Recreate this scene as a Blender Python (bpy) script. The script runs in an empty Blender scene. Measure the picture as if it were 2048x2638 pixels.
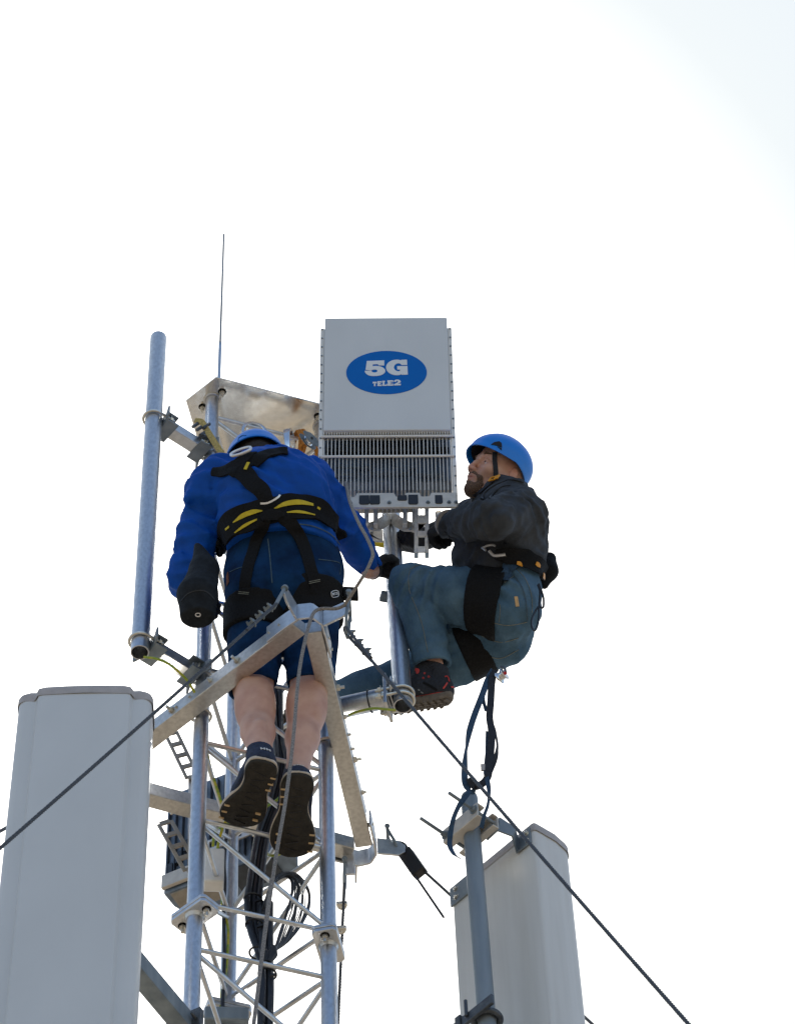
import bpy, bmesh, math, random
import numpy as np
from mathutils import Vector, Matrix
random.seed(7); np.random.seed(7)
SC = bpy.context.scene
# ------------------------------------------------------------------ camera
PITCH = 54.0; TH = math.radians(PITCH); FPX = 5987*math.tan(TH); RHO = math.atan2(-281, 5980)
CAM = np.array([0, 0, 1.6])
_F = np.array([0, math.cos(TH), math.sin(TH)]); _R0 = np.array([1., 0, 0]); _U0 = np.array([0, -math.sin(TH), math.cos(TH)])
_R = math.cos(RHO)*_R0+math.sin(RHO)*_U0; _U = -math.sin(RHO)*_R0+math.cos(RHO)*_U0
cd = bpy.data.cameras.new('camera'); cam = bpy.data.objects.new('camera', cd); SC.collection.objects.link(cam)
cd.sensor_fit = 'VERTICAL'; cd.sensor_height = 36; cd.lens = FPX/2638*36; cd.clip_start = .1; cd.clip_end = 5000
cam.matrix_world = Matrix(((_R[0], _U[0], -_F[0], CAM[0]), (_R[1], _U[1], -_F[1], CAM[1]), (_R[2], _U[2], -_F[2], CAM[2]), (0, 0, 0, 1)))
SC.camera = cam
def ray(p): return _F+_R*(p[0]*1.2075-1024)/FPX-_U*(p[1]*1.2075-1319)/FPX
def at(p, Y):                       # the point of the vertical plane at distance Y that is seen at p
    d = ray(p); return CAM+d*(Y/d[1])
def atz(p, z):                      # the point at height z that is seen at p
    d = ray(p); return CAM+d*((z-CAM[2])/d[2])
def pr(P):
    v = np.array(P)-CAM; w = v@_F
    return np.array([(1024+FPX*(v@_R)/w)/1.2075, (1319-FPX*(v@_U)/w)/1.2075, FPX/w/1.2075])
def crop(x0, y0, s): return lambda x, y: ((x0+x/s)/1.2075, (y0+y/s)/1.2075)
c1 = crop(300, 950, 2.8267); c2 = crop(780, 780, 3.0326); c3 = crop(960, 1080, 2.664); c4 = crop(300, 1500, 2.5697)
c5 = crop(300, 2000, 2.5697); c6 = crop(840, 1700, 3.0286); c7 = crop(1080, 2000, 3.2615); c8 = crop(0, 1720, 2.3786)
c9 = crop(1170, 1100, 6.2407); c10 = crop(330, 560, 3.166); d2 = crop(560, 1880, 5.653); d3 = crop(400, 2000, 3.687)
d4 = crop(880, 1270, 5.3); d5 = crop(560, 1020, 5.653); d6 = crop(640, 1480, 5.3); d7 = crop(1200, 1380, 7.0667); d8 = crop(1030, 1680, 9.976)
# ------------------------------------------------------------------ sky, sun, exposure
sd = ray((690/1.2075, 1915/1.2075)); sd = sd/np.linalg.norm(sd)
SUN_EL = math.asin(sd[2]); SUN_AZ = math.atan2(sd[0], sd[1])
w = bpy.data.worlds.new('World'); SC.world = w; w.use_nodes = True
nt = w.node_tree; N = nt.nodes; Lk = nt.links; N.clear()
out = N.new('ShaderNodeOutputWorld'); bg = N.new('ShaderNodeBackground'); sky = N.new('ShaderNodeTexSky')
sky.sky_type = 'NISHITA'; sky.sun_disc = False; sky.sun_elevation = SUN_EL; sky.sun_rotation = SUN_AZ
sky.air_density = 1.0; sky.dust_density = 1.2; sky.ozone_density = 1.0
bg.inputs['Strength'].default_value = .15
# bright hazy veil that is strongest round the sun and thins out to blue on the far side of the sky
tc = N.new('ShaderNodeTexCoord')
hz = ray((330, 1330)); hz = hz/np.linalg.norm(hz)
dot = N.new('ShaderNodeVectorMath'); dot.operation = 'DOT_PRODUCT'; dot.inputs[1].default_value = tuple(hz)
Lk.new(tc.outputs['Generated'], dot.inputs[0])
nz = N.new('ShaderNodeTexNoise'); nz.inputs['Scale'].default_value = 2.2; nz.inputs['Detail'].default_value = 3; nz.inputs['Roughness'].default_value = .4
Lk.new(tc.outputs['Generated'], nz.inputs['Vector'])
ac = N.new('ShaderNodeMath'); ac.operation = 'ARCCOSINE'; Lk.new(dot.outputs['Value'], ac.inputs[0])
ma = N.new('ShaderNodeMath'); ma.operation = 'MULTIPLY_ADD'; ma.inputs[1].default_value = .05; Lk.new(nz.outputs['Fac'], ma.inputs[0]); Lk.new(ac.outputs[0], ma.inputs[2])
mr = N.new('ShaderNodeMath'); mr.operation = 'DIVIDE'; mr.inputs[1].default_value = math.pi; Lk.new(ma.outputs[0], mr.inputs[0])
cr = N.new('ShaderNodeValToRGB'); Lk.new(mr.outputs[0], cr.inputs[0]); E = cr.color_ramp.elements
def veil_stops(st):
    while len(E) > 1: E.remove(E[-1])
    for i, (deg, c, a_) in enumerate(st):
        e = E[0] if i == 0 else E.new(deg/180)
        e.position = deg/180; e.color = (*[q/4 for q in c], a_)
veil_stops([(0, (3.0, 2.9, 2.7), 1), (9, (1.9, 1.86, 1.78), 1), (12.3, (1.06, 1.07, 1.02), .98), (15.5, (.74, .785, .80), .97), (24, (.62, .70, .78), .9), (45, (.42, .52, .64), .7), (75, (.28, .40, .54), .15), (110, (.2, .3, .45), .0)])
vb = N.new('ShaderNodeVectorMath'); vb.operation = 'SCALE'; vb.inputs['Scale'].default_value = 4/.15/1.15; Lk.new(cr.outputs['Color'], vb.inputs[0])
mix = N.new('ShaderNodeMix'); mix.data_type = 'RGBA'
Lk.new(cr.outputs['Alpha'], mix.inputs['Factor']); Lk.new(sky.outputs[0], mix.inputs['A']); Lk.new(vb.outputs[0], mix.inputs['B'])
Lk.new(mix.outputs['Result'], bg.inputs['Color']); Lk.new(bg.outputs[0], out.inputs[0])
sl = bpy.data.lights.new('sun', 'SUN'); sl.energy = 4.0; sl.angle = math.radians(.5); sl.color = (1, .95, .86)
so = bpy.data.objects.new('sun', sl); SC.collection.objects.link(so)
so.rotation_euler = Vector(sd).to_track_quat('Z', 'Y').to_euler(); so.location = (0, 0, 30)
SC.view_settings.view_transform = 'Standard'; SC.view_settings.look = 'None'; SC.view_settings.gamma = 1
SC.view_settings.use_curve_mapping = False; SC.view_settings.exposure = .46
# ------------------------------------------------------------------ helpers
WORLD = {}                          # world position of every object's origin
def link(o, parent=None):
    SC.collection.objects.link(o)
    if parent is not None: o.parent = parent
def tag(o, label=None, cat=None, group=None, kind=None):
    for k, v in (('label', label), ('category', cat), ('group', group), ('kind', kind)):
        if v: o[k] = v
    return o
def empty(name, loc, label, cat, group=None):
    o = bpy.data.objects.new(name, None); o.empty_display_size = .1; link(o); o.location = tuple(loc)
    WORLD[o.name] = np.array(loc, float); return tag(o, label, cat, group)
def put(name, V, Fc, m, parent=None, base=None, sharp=35, bevel=0, smooth=True):
    V = np.asarray(V, float)
    org = WORLD[parent.name] if parent is not None else (np.array(base, float) if base is not None else np.array([V[:, 0].mean(), V[:, 1].mean(), V[:, 2].min()]))
    me = bpy.data.meshes.new(name); me.from_pydata((V-org).tolist(), [], [tuple(f) for f in Fc] if not isinstance(Fc, np.ndarray) else Fc.tolist())
    me.materials.append(m)
    if smooth:
        me.polygons.foreach_set('use_smooth', [True]*len(me.polygons))
        if sharp: me.set_sharp_from_angle(angle=math.radians(sharp))
    me.update()
    o = bpy.data.objects.new(name, me); link(o, parent)
    if parent is None: o.location = tuple(org)
    WORLD[o.name] = org
    if bevel:
        b = o.modifiers.new('bevel', 'BEVEL'); b.width = bevel; b.segments = 2; b.limit_method = 'ANGLE'; b.angle_limit = math.radians(40)
    return o
def nrm(v): v = np.asarray(v, float); return v/max(np.linalg.norm(v), 1e-12)
def perp(d):
    d = nrm(d); a = np.array([0, 0, 1.]) if abs(d[2]) < .9 else np.array([1., 0, 0])
    u = nrm(np.cross(d, a)); return u, np.cross(d, u)
def spline(P, n=8):
    P = [np.asarray(p, float) for p in P]
    if len(P) < 3: return P
    Q = [2*P[0]-P[1]]+P+[2*P[-1]-P[-2]]; out = []
    for i in range(1, len(Q)-2):
        a, b, c, d = Q[i-1:i+3]
        for k in range(n):
            t = k/n; out.append(.5*((2*b)+(c-a)*t+(2*a-5*b+4*c-d)*t*t+(3*b-a-3*c+d)*t**3))
    out.append(P[-1]); return out
class MB:
    def __init__(s): s.v = []; s.f = []
    def add(s, V, F):
        k = len(s.v); s.v += [np.asarray(q, float) for q in V]; s.f += [tuple(i+k for i in f) for f in F]; return s
    def sweep(s, P, r, n=12, caps=True, closed=False, flat=None, up=None):
        P = [np.asarray(p, float) for p in P]; m = len(P); rs = r if hasattr(r, '__len__') else [r]*m
        V = []; u = None
        for i in range(m):
            d = nrm((P[(i+1) % m] if (closed or i < m-1) else P[i])-(P[i-1] if (closed or i > 0) else P[i]))
            if u is None:
                u = nrm(up-d*(np.dot(up, d))) if up is not None else perp(d)[0]
            u = nrm(u-d*np.dot(u, d)); v = np.cross(d, u)
            for k in range(n):
                a = 2*math.pi*k/n
                V.append(P[i]+rs[i]*(math.cos(a)*u+math.sin(a)*v*(flat or 1)))
        F = []
        for i in range(m if closed else m-1):
            for k in range(n):
                a, b = i*n+k, i*n+(k+1) % n; c, d = ((i+1) % m)*n+(k+1) % n, ((i+1) % m)*n+k
                F.append((a, b, c, d))
        if caps and not closed: F += [tuple(range(n))[::-1], tuple((m-1)*n+k for k in range(n))]
        return s.add(V, F)
    def tube(s, a, b, r, n=16, r2=None): return s.sweep([a, b], [r, r if r2 is None else r2], n)
    def pipe(s, a, b, r, wall=.004, n=24, dome=0):      # hollow pipe, open at a; closed (domed) at b
        a, b = np.asarray(a, float), np.asarray(b, float); d = nrm(b-a)
        P = [a+d*.12, a, a, b-d*dome]; R = [r-wall, r-wall, r, r]
        if dome:
            for k in range(1, 7):
                t = k/6*math.pi/2; P.append(b-d*dome*(1-math.sin(t))); R.append(max(r*math.cos(t), .0005))
        else: P.append(b); R.append(.0005)
        u, v = perp(d); V = []; F = []
        for p, q in zip(P, R):
            for k in range(n): V.append(p+q*(math.cos(2*math.pi*k/n)*u+math.sin(2*math.pi*k/n)*v))
        for i in range(len(P)-1):
            for k in range(n): F.append((i*n+k, i*n+(k+1) % n, (i+1)*n+(k+1) % n, (i+1)*n+k))
        F.append(tuple(range(n)))
        return s.add(V, F)
    def box(s, c, ax, ay, az, hx, hy, hz):
        c = np.asarray(c, float); X, Y, Z = nrm(ax)*hx, nrm(ay)*hy, nrm(az)*hz
        V = [c+i*X+j*Y+k*Z for i in (-1, 1) for j in (-1, 1) for k in (-1, 1)]
        return s.add(V, [(0, 1, 3, 2), (4, 6, 7, 5), (0, 4, 5, 1), (2, 3, 7, 6), (0, 2, 6, 4), (1, 5, 7, 3)])
    def beam(s, a, b, up, hw, hh):
        a, b = np.asarray(a, float), np.asarray(b, float); d = nrm(b-a); sd_ = nrm(np.cross(d, up)); uu = np.cross(sd_, d)
        return s.box((a+b)/2, d, sd_, uu, np.linalg.norm(b-a)/2, hw, hh)
    def prism(s, pts, o, ex, ey, ez, h):                 # 2-D outline in (ex, ey), extruded h along ez
        o = np.asarray(o, float); n = len(pts)
        A = [o+p[0]*np.asarray(ex)+p[1]*np.asarray(ey) for p in pts]; B = [q+np.asarray(ez)*h for q in A]
        return s.add(A+B, [tuple(range(n))[::-1], tuple(range(n, 2*n))]+[(i, (i+1) % n, n+(i+1) % n, n+i) for i in range(n)])
    def strip(s, P, wdir, hw, t):                        # flat strap along P; wdir = width direction(s)
        P = [np.asarray(p, float) for p in P]; m = len(P); V = []; F = []
        for i in range(m):
            d = nrm(P[min(i+1, m-1)]-P[max(i-1, 0)]); wd = np.asarray(wdir[i] if np.ndim(wdir) == 2 else wdir, float)
            wd = nrm(wd-d*np.dot(wd, d)); nn = np.cross(d, wd); q = hw[i] if hasattr(hw, '__len__') else hw
            V += [P[i]+wd*q+nn*t, P[i]-wd*q+nn*t, P[i]-wd*q-nn*t, P[i]+wd*q-nn*t]
        for i in range(m-1):
            for k in range(4): F.append((i*4+k, i*4+(k+1) % 4, i*4+4+(k+1) % 4, i*4+4+k))
        F += [(3, 2, 1, 0), tuple((m-1)*4+k for k in range(4))]
        return s.add(V, F)
    def torus(s, c, nv, R, r, a0=0, a1=2*math.pi, n=28, m=8, ref=None, sq=1.0):
        nv = nrm(nv); u = nrm(np.asarray(ref, float)-nv*np.dot(ref, nv)) if ref is not None else perp(nv)[0]; v = np.cross(nv, u)
        full = abs(a1-a0-2*math.pi) < 1e-6
        P = [np.asarray(c, float)+R*(math.cos(a)*u+sq*math.sin(a)*v) for a in np.linspace(a0, a1, n, endpoint=not full)]
        return s.sweep(P, r, m, closed=full)
    def nut(s, c, d, r=.011, h=.012, rod=.006, ext=.014):  # hex nut with a stub of thread
        d = nrm(d); c = np.asarray(c, float)
        s.sweep([c-d*.002, c+d*.0], [r*1.45]*2, 16); s.sweep([c, c+d*h], [r]*2, 6)
        if ext > 0: s.sweep([c+d*h, c+d*(h+ext)], [rod]*2, 8)
        return s
    def build(s, name, m, parent=None, **k): return put(name, s.v, s.f, m, parent, **k)
def bolt(parent, *a, name='bolt', m='zinc'): return MB().nut(*a).build(name, M[m], parent)
def twist(a, b, r, k=3, pitch=.034, seg=.006, n=5):       # laid wire rope between a and b
    a, b = np.asarray(a, float), np.asarray(b, float); L = np.linalg.norm(b-a); d = (b-a)/L; u, v = perp(d); mb = MB()
    S = np.arange(0, L+seg, seg); S[-1] = L
    for j in range(k):
        P = [a+d*t+np.array([0, 0, -.012])*4*(t/L)*(1-t/L)+r*.48*(math.cos(2*math.pi*(t/pitch+j/k))*u+math.sin(2*math.pi*(t/pitch+j/k))*v) for t in S]
        mb.sweep(P, r*.60, n)
    return mb
# ------------------------------------------------------------------ materials
def mat(name, col, rough=.6, metal=0., scale=20., var=.1, bump=0., bscale=None, col2=None, detail=4, stretch=None, spec=None, rvar=0., sheen=0.):
    m = bpy.data.materials.new(name); m.use_nodes = True; t = m.node_tree; b = t.nodes['Principled BSDF']; L = t.links
    b.inputs['Roughness'].default_value = rough; b.inputs['Metallic'].default_value = metal
    if spec is not None: b.inputs['Specular IOR Level'].default_value = spec
    if sheen: b.inputs['Sheen Weight'].default_value = sheen; b.inputs['Sheen Roughness'].default_value = .5
    co = t.nodes.new('ShaderNodeTexCoord'); src = co.outputs['Object']
    if stretch:
        mp = t.nodes.new('ShaderNodeMapping'); mp.inputs['Scale'].default_value = stretch; L.new(src, mp.inputs['Vector']); src = mp.outputs['Vector']
    nz = t.nodes.new('ShaderNodeTexNoise'); nz.inputs['Scale'].default_value = scale; nz.inputs['Detail'].default_value = detail; L.new(src, nz.inputs['Vector'])
    rp = t.nodes.new('ShaderNodeMix'); rp.data_type = 'RGBA'
    c2_ = col2 if col2 else tuple(max(0, c*(1-var)) for c in col); c1_ = col if col2 else tuple(min(1, c*(1+var)) for c in col)
    rp.inputs['A'].default_value = (*c1_, 1); rp.inputs['B'].default_value = (*c2_, 1)
    mr = t.nodes.new('ShaderNodeMapRange'); mr.inputs['From Min'].default_value = .35; mr.inputs['From Max'].default_value = .65; L.new(nz.outputs['Fac'], mr.inputs['Value'])
    L.new(mr.outputs['Result'], rp.inputs['Factor']); L.new(rp.outputs['Result'], b.inputs['Base Color'])
    if rvar:
        m2 = t.nodes.new('ShaderNodeMapRange'); m2.inputs['To Min'].default_value = rough-rvar; m2.inputs['To Max'].default_value = rough+rvar
        L.new(nz.outputs['Fac'], m2.inputs['Value']); L.new(m2.outputs['Result'], b.inputs['Roughness'])
    if bump:
        bp = t.nodes.new('ShaderNodeBump'); bp.inputs['Strength'].default_value = bump; bp.inputs['Distance'].default_value = .01
        if bscale:
            n2 = t.nodes.new('ShaderNodeTexNoise'); n2.inputs['Scale'].default_value = bscale; n2.inputs['Detail'].default_value = 6; L.new(src, n2.inputs['Vector']); L.new(n2.outputs['Fac'], bp.inputs['Height'])
        else: L.new(nz.outputs['Fac'], bp.inputs['Height'])
        L.new(bp.outputs['Normal'], b.inputs['Normal'])
    return m
M = {}
M['galv'] = mat('galvanised_steel', (.62, .63, .64), .38, 1., 45, .08, .03, 90, rvar=.08)
M['galv_pole'] = mat('galvanised_pipe', (.58, .60, .63), .38, 1., 90, .10, .05, 130, stretch=(1, 1, .5), rvar=.08, detail=8)
M['galv_old'] = mat('weathered_pipe', (.15, .185, .215), .55, .3, 14, .2, .12, 50, stretch=(1, 1, .12), col2=(.25, .29, .32), detail=8)
M['galv_plate'] = mat('galvanised_plate', (.82, .79, .73), .22, 1., 50, .07, .03, 22, rvar=.07)
M['galv_bar'] = mat('galvanised_bar', (.56, .55, .53), .36, 1., 70, .10, .03, 30, rvar=.08)
M['zinc'] = mat('zinc_bolt', (.66, .64, .58), .35, 1., 80, .1)
M['dark_steel'] = mat('dark_steel', (.10, .11, .12), .5, .8, 60, .2, .1)
M['wire'] = mat('wire_rope', (.085, .09, .10), .55, .5, 300, .3)
M['radome'] = mat('radome_plastic', (.61, .625, .63), .42, 0, 5, .025, .02, 200, stretch=(1, 1, .5), rvar=.05)
M['radome_old'] = mat('aged_radome', (.66, .655, .63), .36, 0, 4, .05, .03, 120, stretch=(5, 5, .3), col2=(.59, .58, .55), rvar=.08)
M['cap'] = mat('cap_plastic', (.42, .38, .36), .5, 0, 30, .08)
M['white_metal'] = mat('white_powder_coat', (.74, .73, .70), .45, 0, 30, .03)
M['beige_metal'] = mat('beige_cast_metal', (.58, .54, .48), .5, .35, 30, .08, .05)
M['cast'] = mat('cast_aluminium', (.60, .58, .55), .45, .85, 60, .1, .12)
M['dark_unit'] = mat('dark_cast_housing', (.035, .045, .06), .5, .2, 30, .2, .05)
M['slate_unit'] = mat('slate_cast_housing', (.16, .21, .28), .5, .3, 25, .2, .06)
M['black'] = mat('black_plastic', (.007, .007, .009), .45, 0, 40, .2)
M['blue_print'] = mat('blue_print', (.0, .125, .47), .6, 0, 30, .02, spec=.15)
M['white_print'] = mat('white_print', (.72, .73, .73), .45, 0, 30, .02)
M['cable'] = mat('black_cable', (.014, .016, .022), .4, 0, 30, .2)
M['earth'] = mat('earth_wire', (.55, .45, .03), .45, 0, 8, .1, col2=(.10, .28, .03), stretch=(1, 1, 6))
M['red'] = mat('red_plastic', (.6, .015, .02), .4, 0, 30, .1)
M['rope'] = mat('grey_kernmantle', (.34, .31, .28), .9, 0, 260, .3, .3, col2=(.13, .12, .12))
M['ground'] = mat('roof_gravel', (.36, .29, .205), .95, 0, .55, .15, .2, 80, col2=(.09, .08, .07), detail=3)
# ------------------------------------------------------------------ ground
mb = MB(); mb.add([(-600, -600, 0), (600, -600, 0), (600, 600, 0), (-600, 600, 0)], [(0, 1, 2, 3)])
tag(mb.build('ground', M['ground'], smooth=False), kind='structure')
# ------------------------------------------------------------------ lattice mast: three legs, level braces
ZF = at((416, 1950), 7.30)[2]                                  # height of the flange joint
Lp = at((416, 1950), 7.30)[:2]; Rp = atz((701, 2013), ZF)[:2]
SIDE = np.linalg.norm(Rp-Lp); _m = (Lp+Rp)/2; _n = np.array([-(Rp-Lp)[1], (Rp-Lp)[0]])/SIDE; Bp = _m+_n*SIDE*math.sqrt(3)/2
CEN = (Lp+Rp+Bp)/3
def leg_at(P, z): return np.array([P[0], P[1], z])
LEGR = .0275
ZTOP = at((452, 852), Lp[1])[2]
mast = empty('lattice_mast', (CEN[0], CEN[1], 0), 'slim triangular galvanised lattice mast that the men are working on', 'mast')
for P in (Lp, Rp, Bp):
    lg = MB().tube(leg_at(P, 0), leg_at(P, ZTOP-.004), LEGR, 28).build('leg', M['galv_pole'], mast)
    r = nrm(np.append(P-CEN, 0)); tn = np.array([-r[1], r[0], 0])
    pts = [(-.078, -.03), (-.068, -.042), (.068, -.042), (.078, -.03), (.078, .03), (.068, .042), (-.068, .042), (-.078, .03)]
    for dz in (-.017, .001): MB().prism(pts, leg_at(P, ZF+dz), tn, r, (0, 0, 1), .015).build('flange', M['galv'], lg, bevel=.002)
    for s in (-1, 1): bolt(lg, leg_at(P, ZF-.017)+s*.055*tn, (0, 0, -1), .011, .012, .006, .02); bolt(lg, leg_at(P, ZF+.016)+s*.055*tn, (0, 0, 1), .011, .009, .006, .003)
    MB().sweep([leg_at(P, ZF-.03), leg_at(P, ZF-.017)], [LEGR+.001, LEGR+.008], 24).build('weld_collar', M['galv'], lg)
zH1 = at((428, 1748), Lp[1])[2]; zH2 = at((420, 1924), Lp[1])[2]; zH3 = at((410, 2024), Lp[1])[2]
BAY = zH1-zH2; ZBR = at((453, 889), Lp[1])[2]
levels_up = [zH2+BAY*k for k in range(0, 60) if zH2+BAY*k < ZBR-.15]+[ZBR]
levels_dn = [zH3-BAY*k for k in range(0, 40) if zH3-BAY*k > .1]
def brace(a, b, m=None): 
    a, b = np.asarray(a), np.asarray(b); d = nrm(b-a)
    return (m or MB()).tube(a+d*LEGR*.8, b-d*LEGR*.8, .0088, 12)
def lattice(z, z2, m=None):
    out_ = []
    for P, Q in ((Lp, Rp), (Rp, Bp), (Bp, Lp)):
        out_.append((leg_at(P, z), leg_at(Q, z)))
        if z2 is not None: out_.append((leg_at(P, z-.012), leg_at(Q, z2+.012)))
    for a, b in out_:
        if m is None: brace(a, b).build('brace', M['galv'], mast)
        else: brace(a, b, m)
for i in range(len(levels_up)-1, -1, -1): lattice(levels_up[i], levels_up[i-1] if i else None)
low = MB()
for i, z in enumerate(levels_dn):
    lattice(z, levels_dn[i+1] if i+1 < len(levels_dn) else None, None if i < 3 else low)
tag(low.build('lower_bracing', M['galv'], mast), kind='stuff')
# top plate with cut corners
pts = []
for P in (Lp, Rp, Bp):
    r = nrm(P-CEN); tn = np.array([-r[1], r[0]])
    for s in (-1, 1): pts.append(P+r*.068+s*.085*tn)
tp = MB().prism(pts, (0, 0, ZTOP), (1, 0, 0), (0, 1, 0), (0, 0, 1), .008).build('top_plate', M['galv_plate'], mast, bevel=.002)
for P in (Lp, Rp, Bp):
    r = nrm(np.append(P-CEN, 0)); tn = np.array([-r[1], r[0], 0])
    for s in (-1, 1): bolt(tp, leg_at(P, ZTOP)+s*.055*tn, (0, 0, -1), .012, .014, .007, .02)
    MB().torus(leg_at(P, ZTOP-.004), (0, 0, 1), LEGR+.003, .005).build('weld_collar', M['galv'], tp)
# ------------------------------------------------------------------ horizontal guy frame round the mast
ZT = at((430, 1478), Lp[1]-.06)[2]-.06
V1 = atz((662, 1312), ZT); V2 = atz((200, 1664), ZT); V3 = atz((783, 1820), ZT)
print('guy triangle', [round(np.linalg.norm(a-b), 3) for a, b in ((V1, V2), (V2, V3), (V3, V1))], 'mast side', SIDE, 'pr scale', pr(leg_at(Lp, ZF)))
fr = empty('guy_outrigger', V1*[1, 1, 0]+[0, 0, ZT], 'triangle of galvanised box bars clamped level round the mast', 'bracket')
BW = .032; up = np.array([0, 0, 1.])
Vs = [V1, V2, V3]
for i, (a, b) in enumerate(((V1, V2), (V1, V3), (V2, V3))):
    d = nrm(b-a); k0 = .055; bm = MB().beam(a+d*k0, b-d*k0*1.1, up, BW, BW).build('bar', M['galv_bar'], fr, bevel=.003)
    sd_ = np.cross(d, up); cc = np.append(CEN, ZT); outw = sd_ if np.dot(sd_, a-cc) > 0 else -sd_
    Lb = np.linalg.norm(b-a)
    for t in (.10, .145, .42, .74, .88): bolt(bm, a+d*Lb*t+outw*BW, outw, .009, .010, .005, .008)
    for t in (.30, .60): bolt(bm, a+d*Lb*t+outw*BW, outw, .012, .012, .006, .016)
    leg = (Lp, Rp, Bp)[i]; base = leg_at(leg, ZT); q = base-outw*0
    ub = MB(); e = .034
    P = [q+d*e*s+outw*(.10) for s in (-1,)]+[q-d*e]+[q-e*(math.cos(t)*d)-e*math.sin(t)*outw for t in np.linspace(0, math.pi, 10)][1:]+[q+d*e+outw*.10]
    ub.sweep(P, .0055, 10); ub.build('u_bolt', M['zinc'], fr)
def corner(Va, A, Bv, ear):
    dA, dB = nrm(A-Va), nrm(Bv-Va); bis = -nrm(dA+dB); w_ = BW+.009
    nA = np.cross(dA, up); nA = nA if np.dot(nA, dB) < 0 else -nA
    nB = np.cross(dB, up); nB = nB if np.dot(nB, dA) < 0 else -nB
    e1 = nrm(bis*.6+nA); e2 = nrm(bis*.6+nB)
    e1 = nA; e2 = nB
    pA, pB = Va+dA*.075+nA*w_, Va+dB*.075+nB*w_
    P = [Va+dA*.17+nA*w_, Va+dA*.09+nA*w_, Va+dA*.02+nA*(w_-.004)+bis*.0, Va+bis*.026+dA*.01, Va+bis*.026+dB*.01, Va+dB*.02+nB*(w_-.004), Va+dB*.09+nB*w_, Va+dB*.17+nB*w_]
    return MB().strip(P, up, .042, .004), nA, nB, dA, dB, bis
ears = {}
for nm, (Va, A, Bv) in {'a': (V1, V2, V3), 'b': (V2, V3, V1), 'c': (V3, V1, V2)}.items():
    m_, nA, nB, dA, dB, bis = corner(Va, A, Bv, .1)
    tips = []
    for dd, nn in ((dA, nA), (dB, nB)):
        r0 = Va+dd*.03+nn*(BW+.009)+bis*.004; tip = r0+nrm(nn*1.0-dd*.35)*.105; tips.append(tip)
        m_.strip([r0, r0+(tip-r0)*.75, tip], up, [.042, .040, .018], .004)
    m_.build('corner_bracket', M['galv'], fr, bevel=.0015)
    ears[nm] = tips
for k_ in ears: print('ear', k_, [pr(t)[:2].round() for t in ears[k_]])
# ------------------------------------------------------------------ poles on short arms
def solve_Y(p, P, drop):                                       # distance of the pole whose level arm meets leg P at picture height drop
    best = None
    for Y in np.arange(6.3, 7.9, .01):
        z = at(p, Y)[2]; e = abs(pr(leg_at(P, z))[1]-drop)
        if best is None or e < best[0]: best = (e, Y)
    return best[1]
def clamp(mb, c, axis_out, r, plate=(.06, .05)):               # bent clamp plate behind a pole
    s = nrm(np.cross(axis_out, up))
    mb.strip([c+axis_out*(r-.012)+s*(.075), c+axis_out*(r+.004)+s*.035, c+axis_out*(r+.004)-s*.035, c+axis_out*(r-.012)-s*.075], up, .028, .004)
def ubolt(mb, c, out_, r, L=.07):
    s = nrm(np.cross(out_, up)); q = r+.007
    mb.sweep([c+s*q+out_*L]+[c+q*(math.cos(t)*s-math.sin(t)*out_) for t in np.linspace(0, math.pi, 14)]+[c-s*q+out_*L], .006, 10)
    for k in (-1, 1): mb.nut(c+k*s*q+out_*(L-.02), out_, .011, .011, .006, .01)
YL = solve_Y((356, 893), Lp, 968); YL2 = solve_Y((322, 1368), Lp, 1452); YLm = (YL+YL2)/2
print('left pole Y', YL, YL2)
YLm = min(max(YLm, Lp[1]-.35), Lp[1]-.1)
pt_, pb_ = at((339, 716), YLm), at((299, 1392), YLm); rr = 18.6/pr((pt_+pb_)/2)[2]
lp = empty('mounting_pole', pb_, 'bare blue-grey steel pole left of the mast, open at its lower end', 'pole', 'poles clamped to the mast')
MB().pipe(pb_, pt_, rr, .004, 32, dome=.02).build('pole', M['galv_pole'], lp)
def pole_z(a, b, z): return a+(b-a)*((z-a[2])/(b[2]-a[2]))
for (pp, leg) in (((350, 893), Lp), ((318, 1368), Lp)):
    z = at(pp, YLm)[2]; a = pole_z(pb_, pt_, z); b = leg_at(leg, z); d = nrm((b-a)*[1, 1, 0])
    ar = MB().beam(a+d*(rr+.012), b-d*(LEGR+.012), up, .026, .026).build('arm', M['galv'], lp, bevel=.003)
    for c_, o_, r_ in ((a, d, rr), (b, -d, LEGR)):
        m_ = MB(); clamp(m_, c_, o_, r_); sx = np.cross(d, up)
        for s in (-1, 1): m_.box(c_+o_*(r_+.028)+up*.027*s, d, sx, up, .026, .05, .004)
        m_.build('clamp_plate', M['galv_old'], ar, bevel=.002)
    m_ = MB(); ubolt(m_, a, d, rr); m_.build('u_bolt', M['zinc'], ar)
    m_ = MB(); ubolt(m_, b, -d, LEGR); m_.build('u_bolt', M['zinc'], ar)
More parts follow.
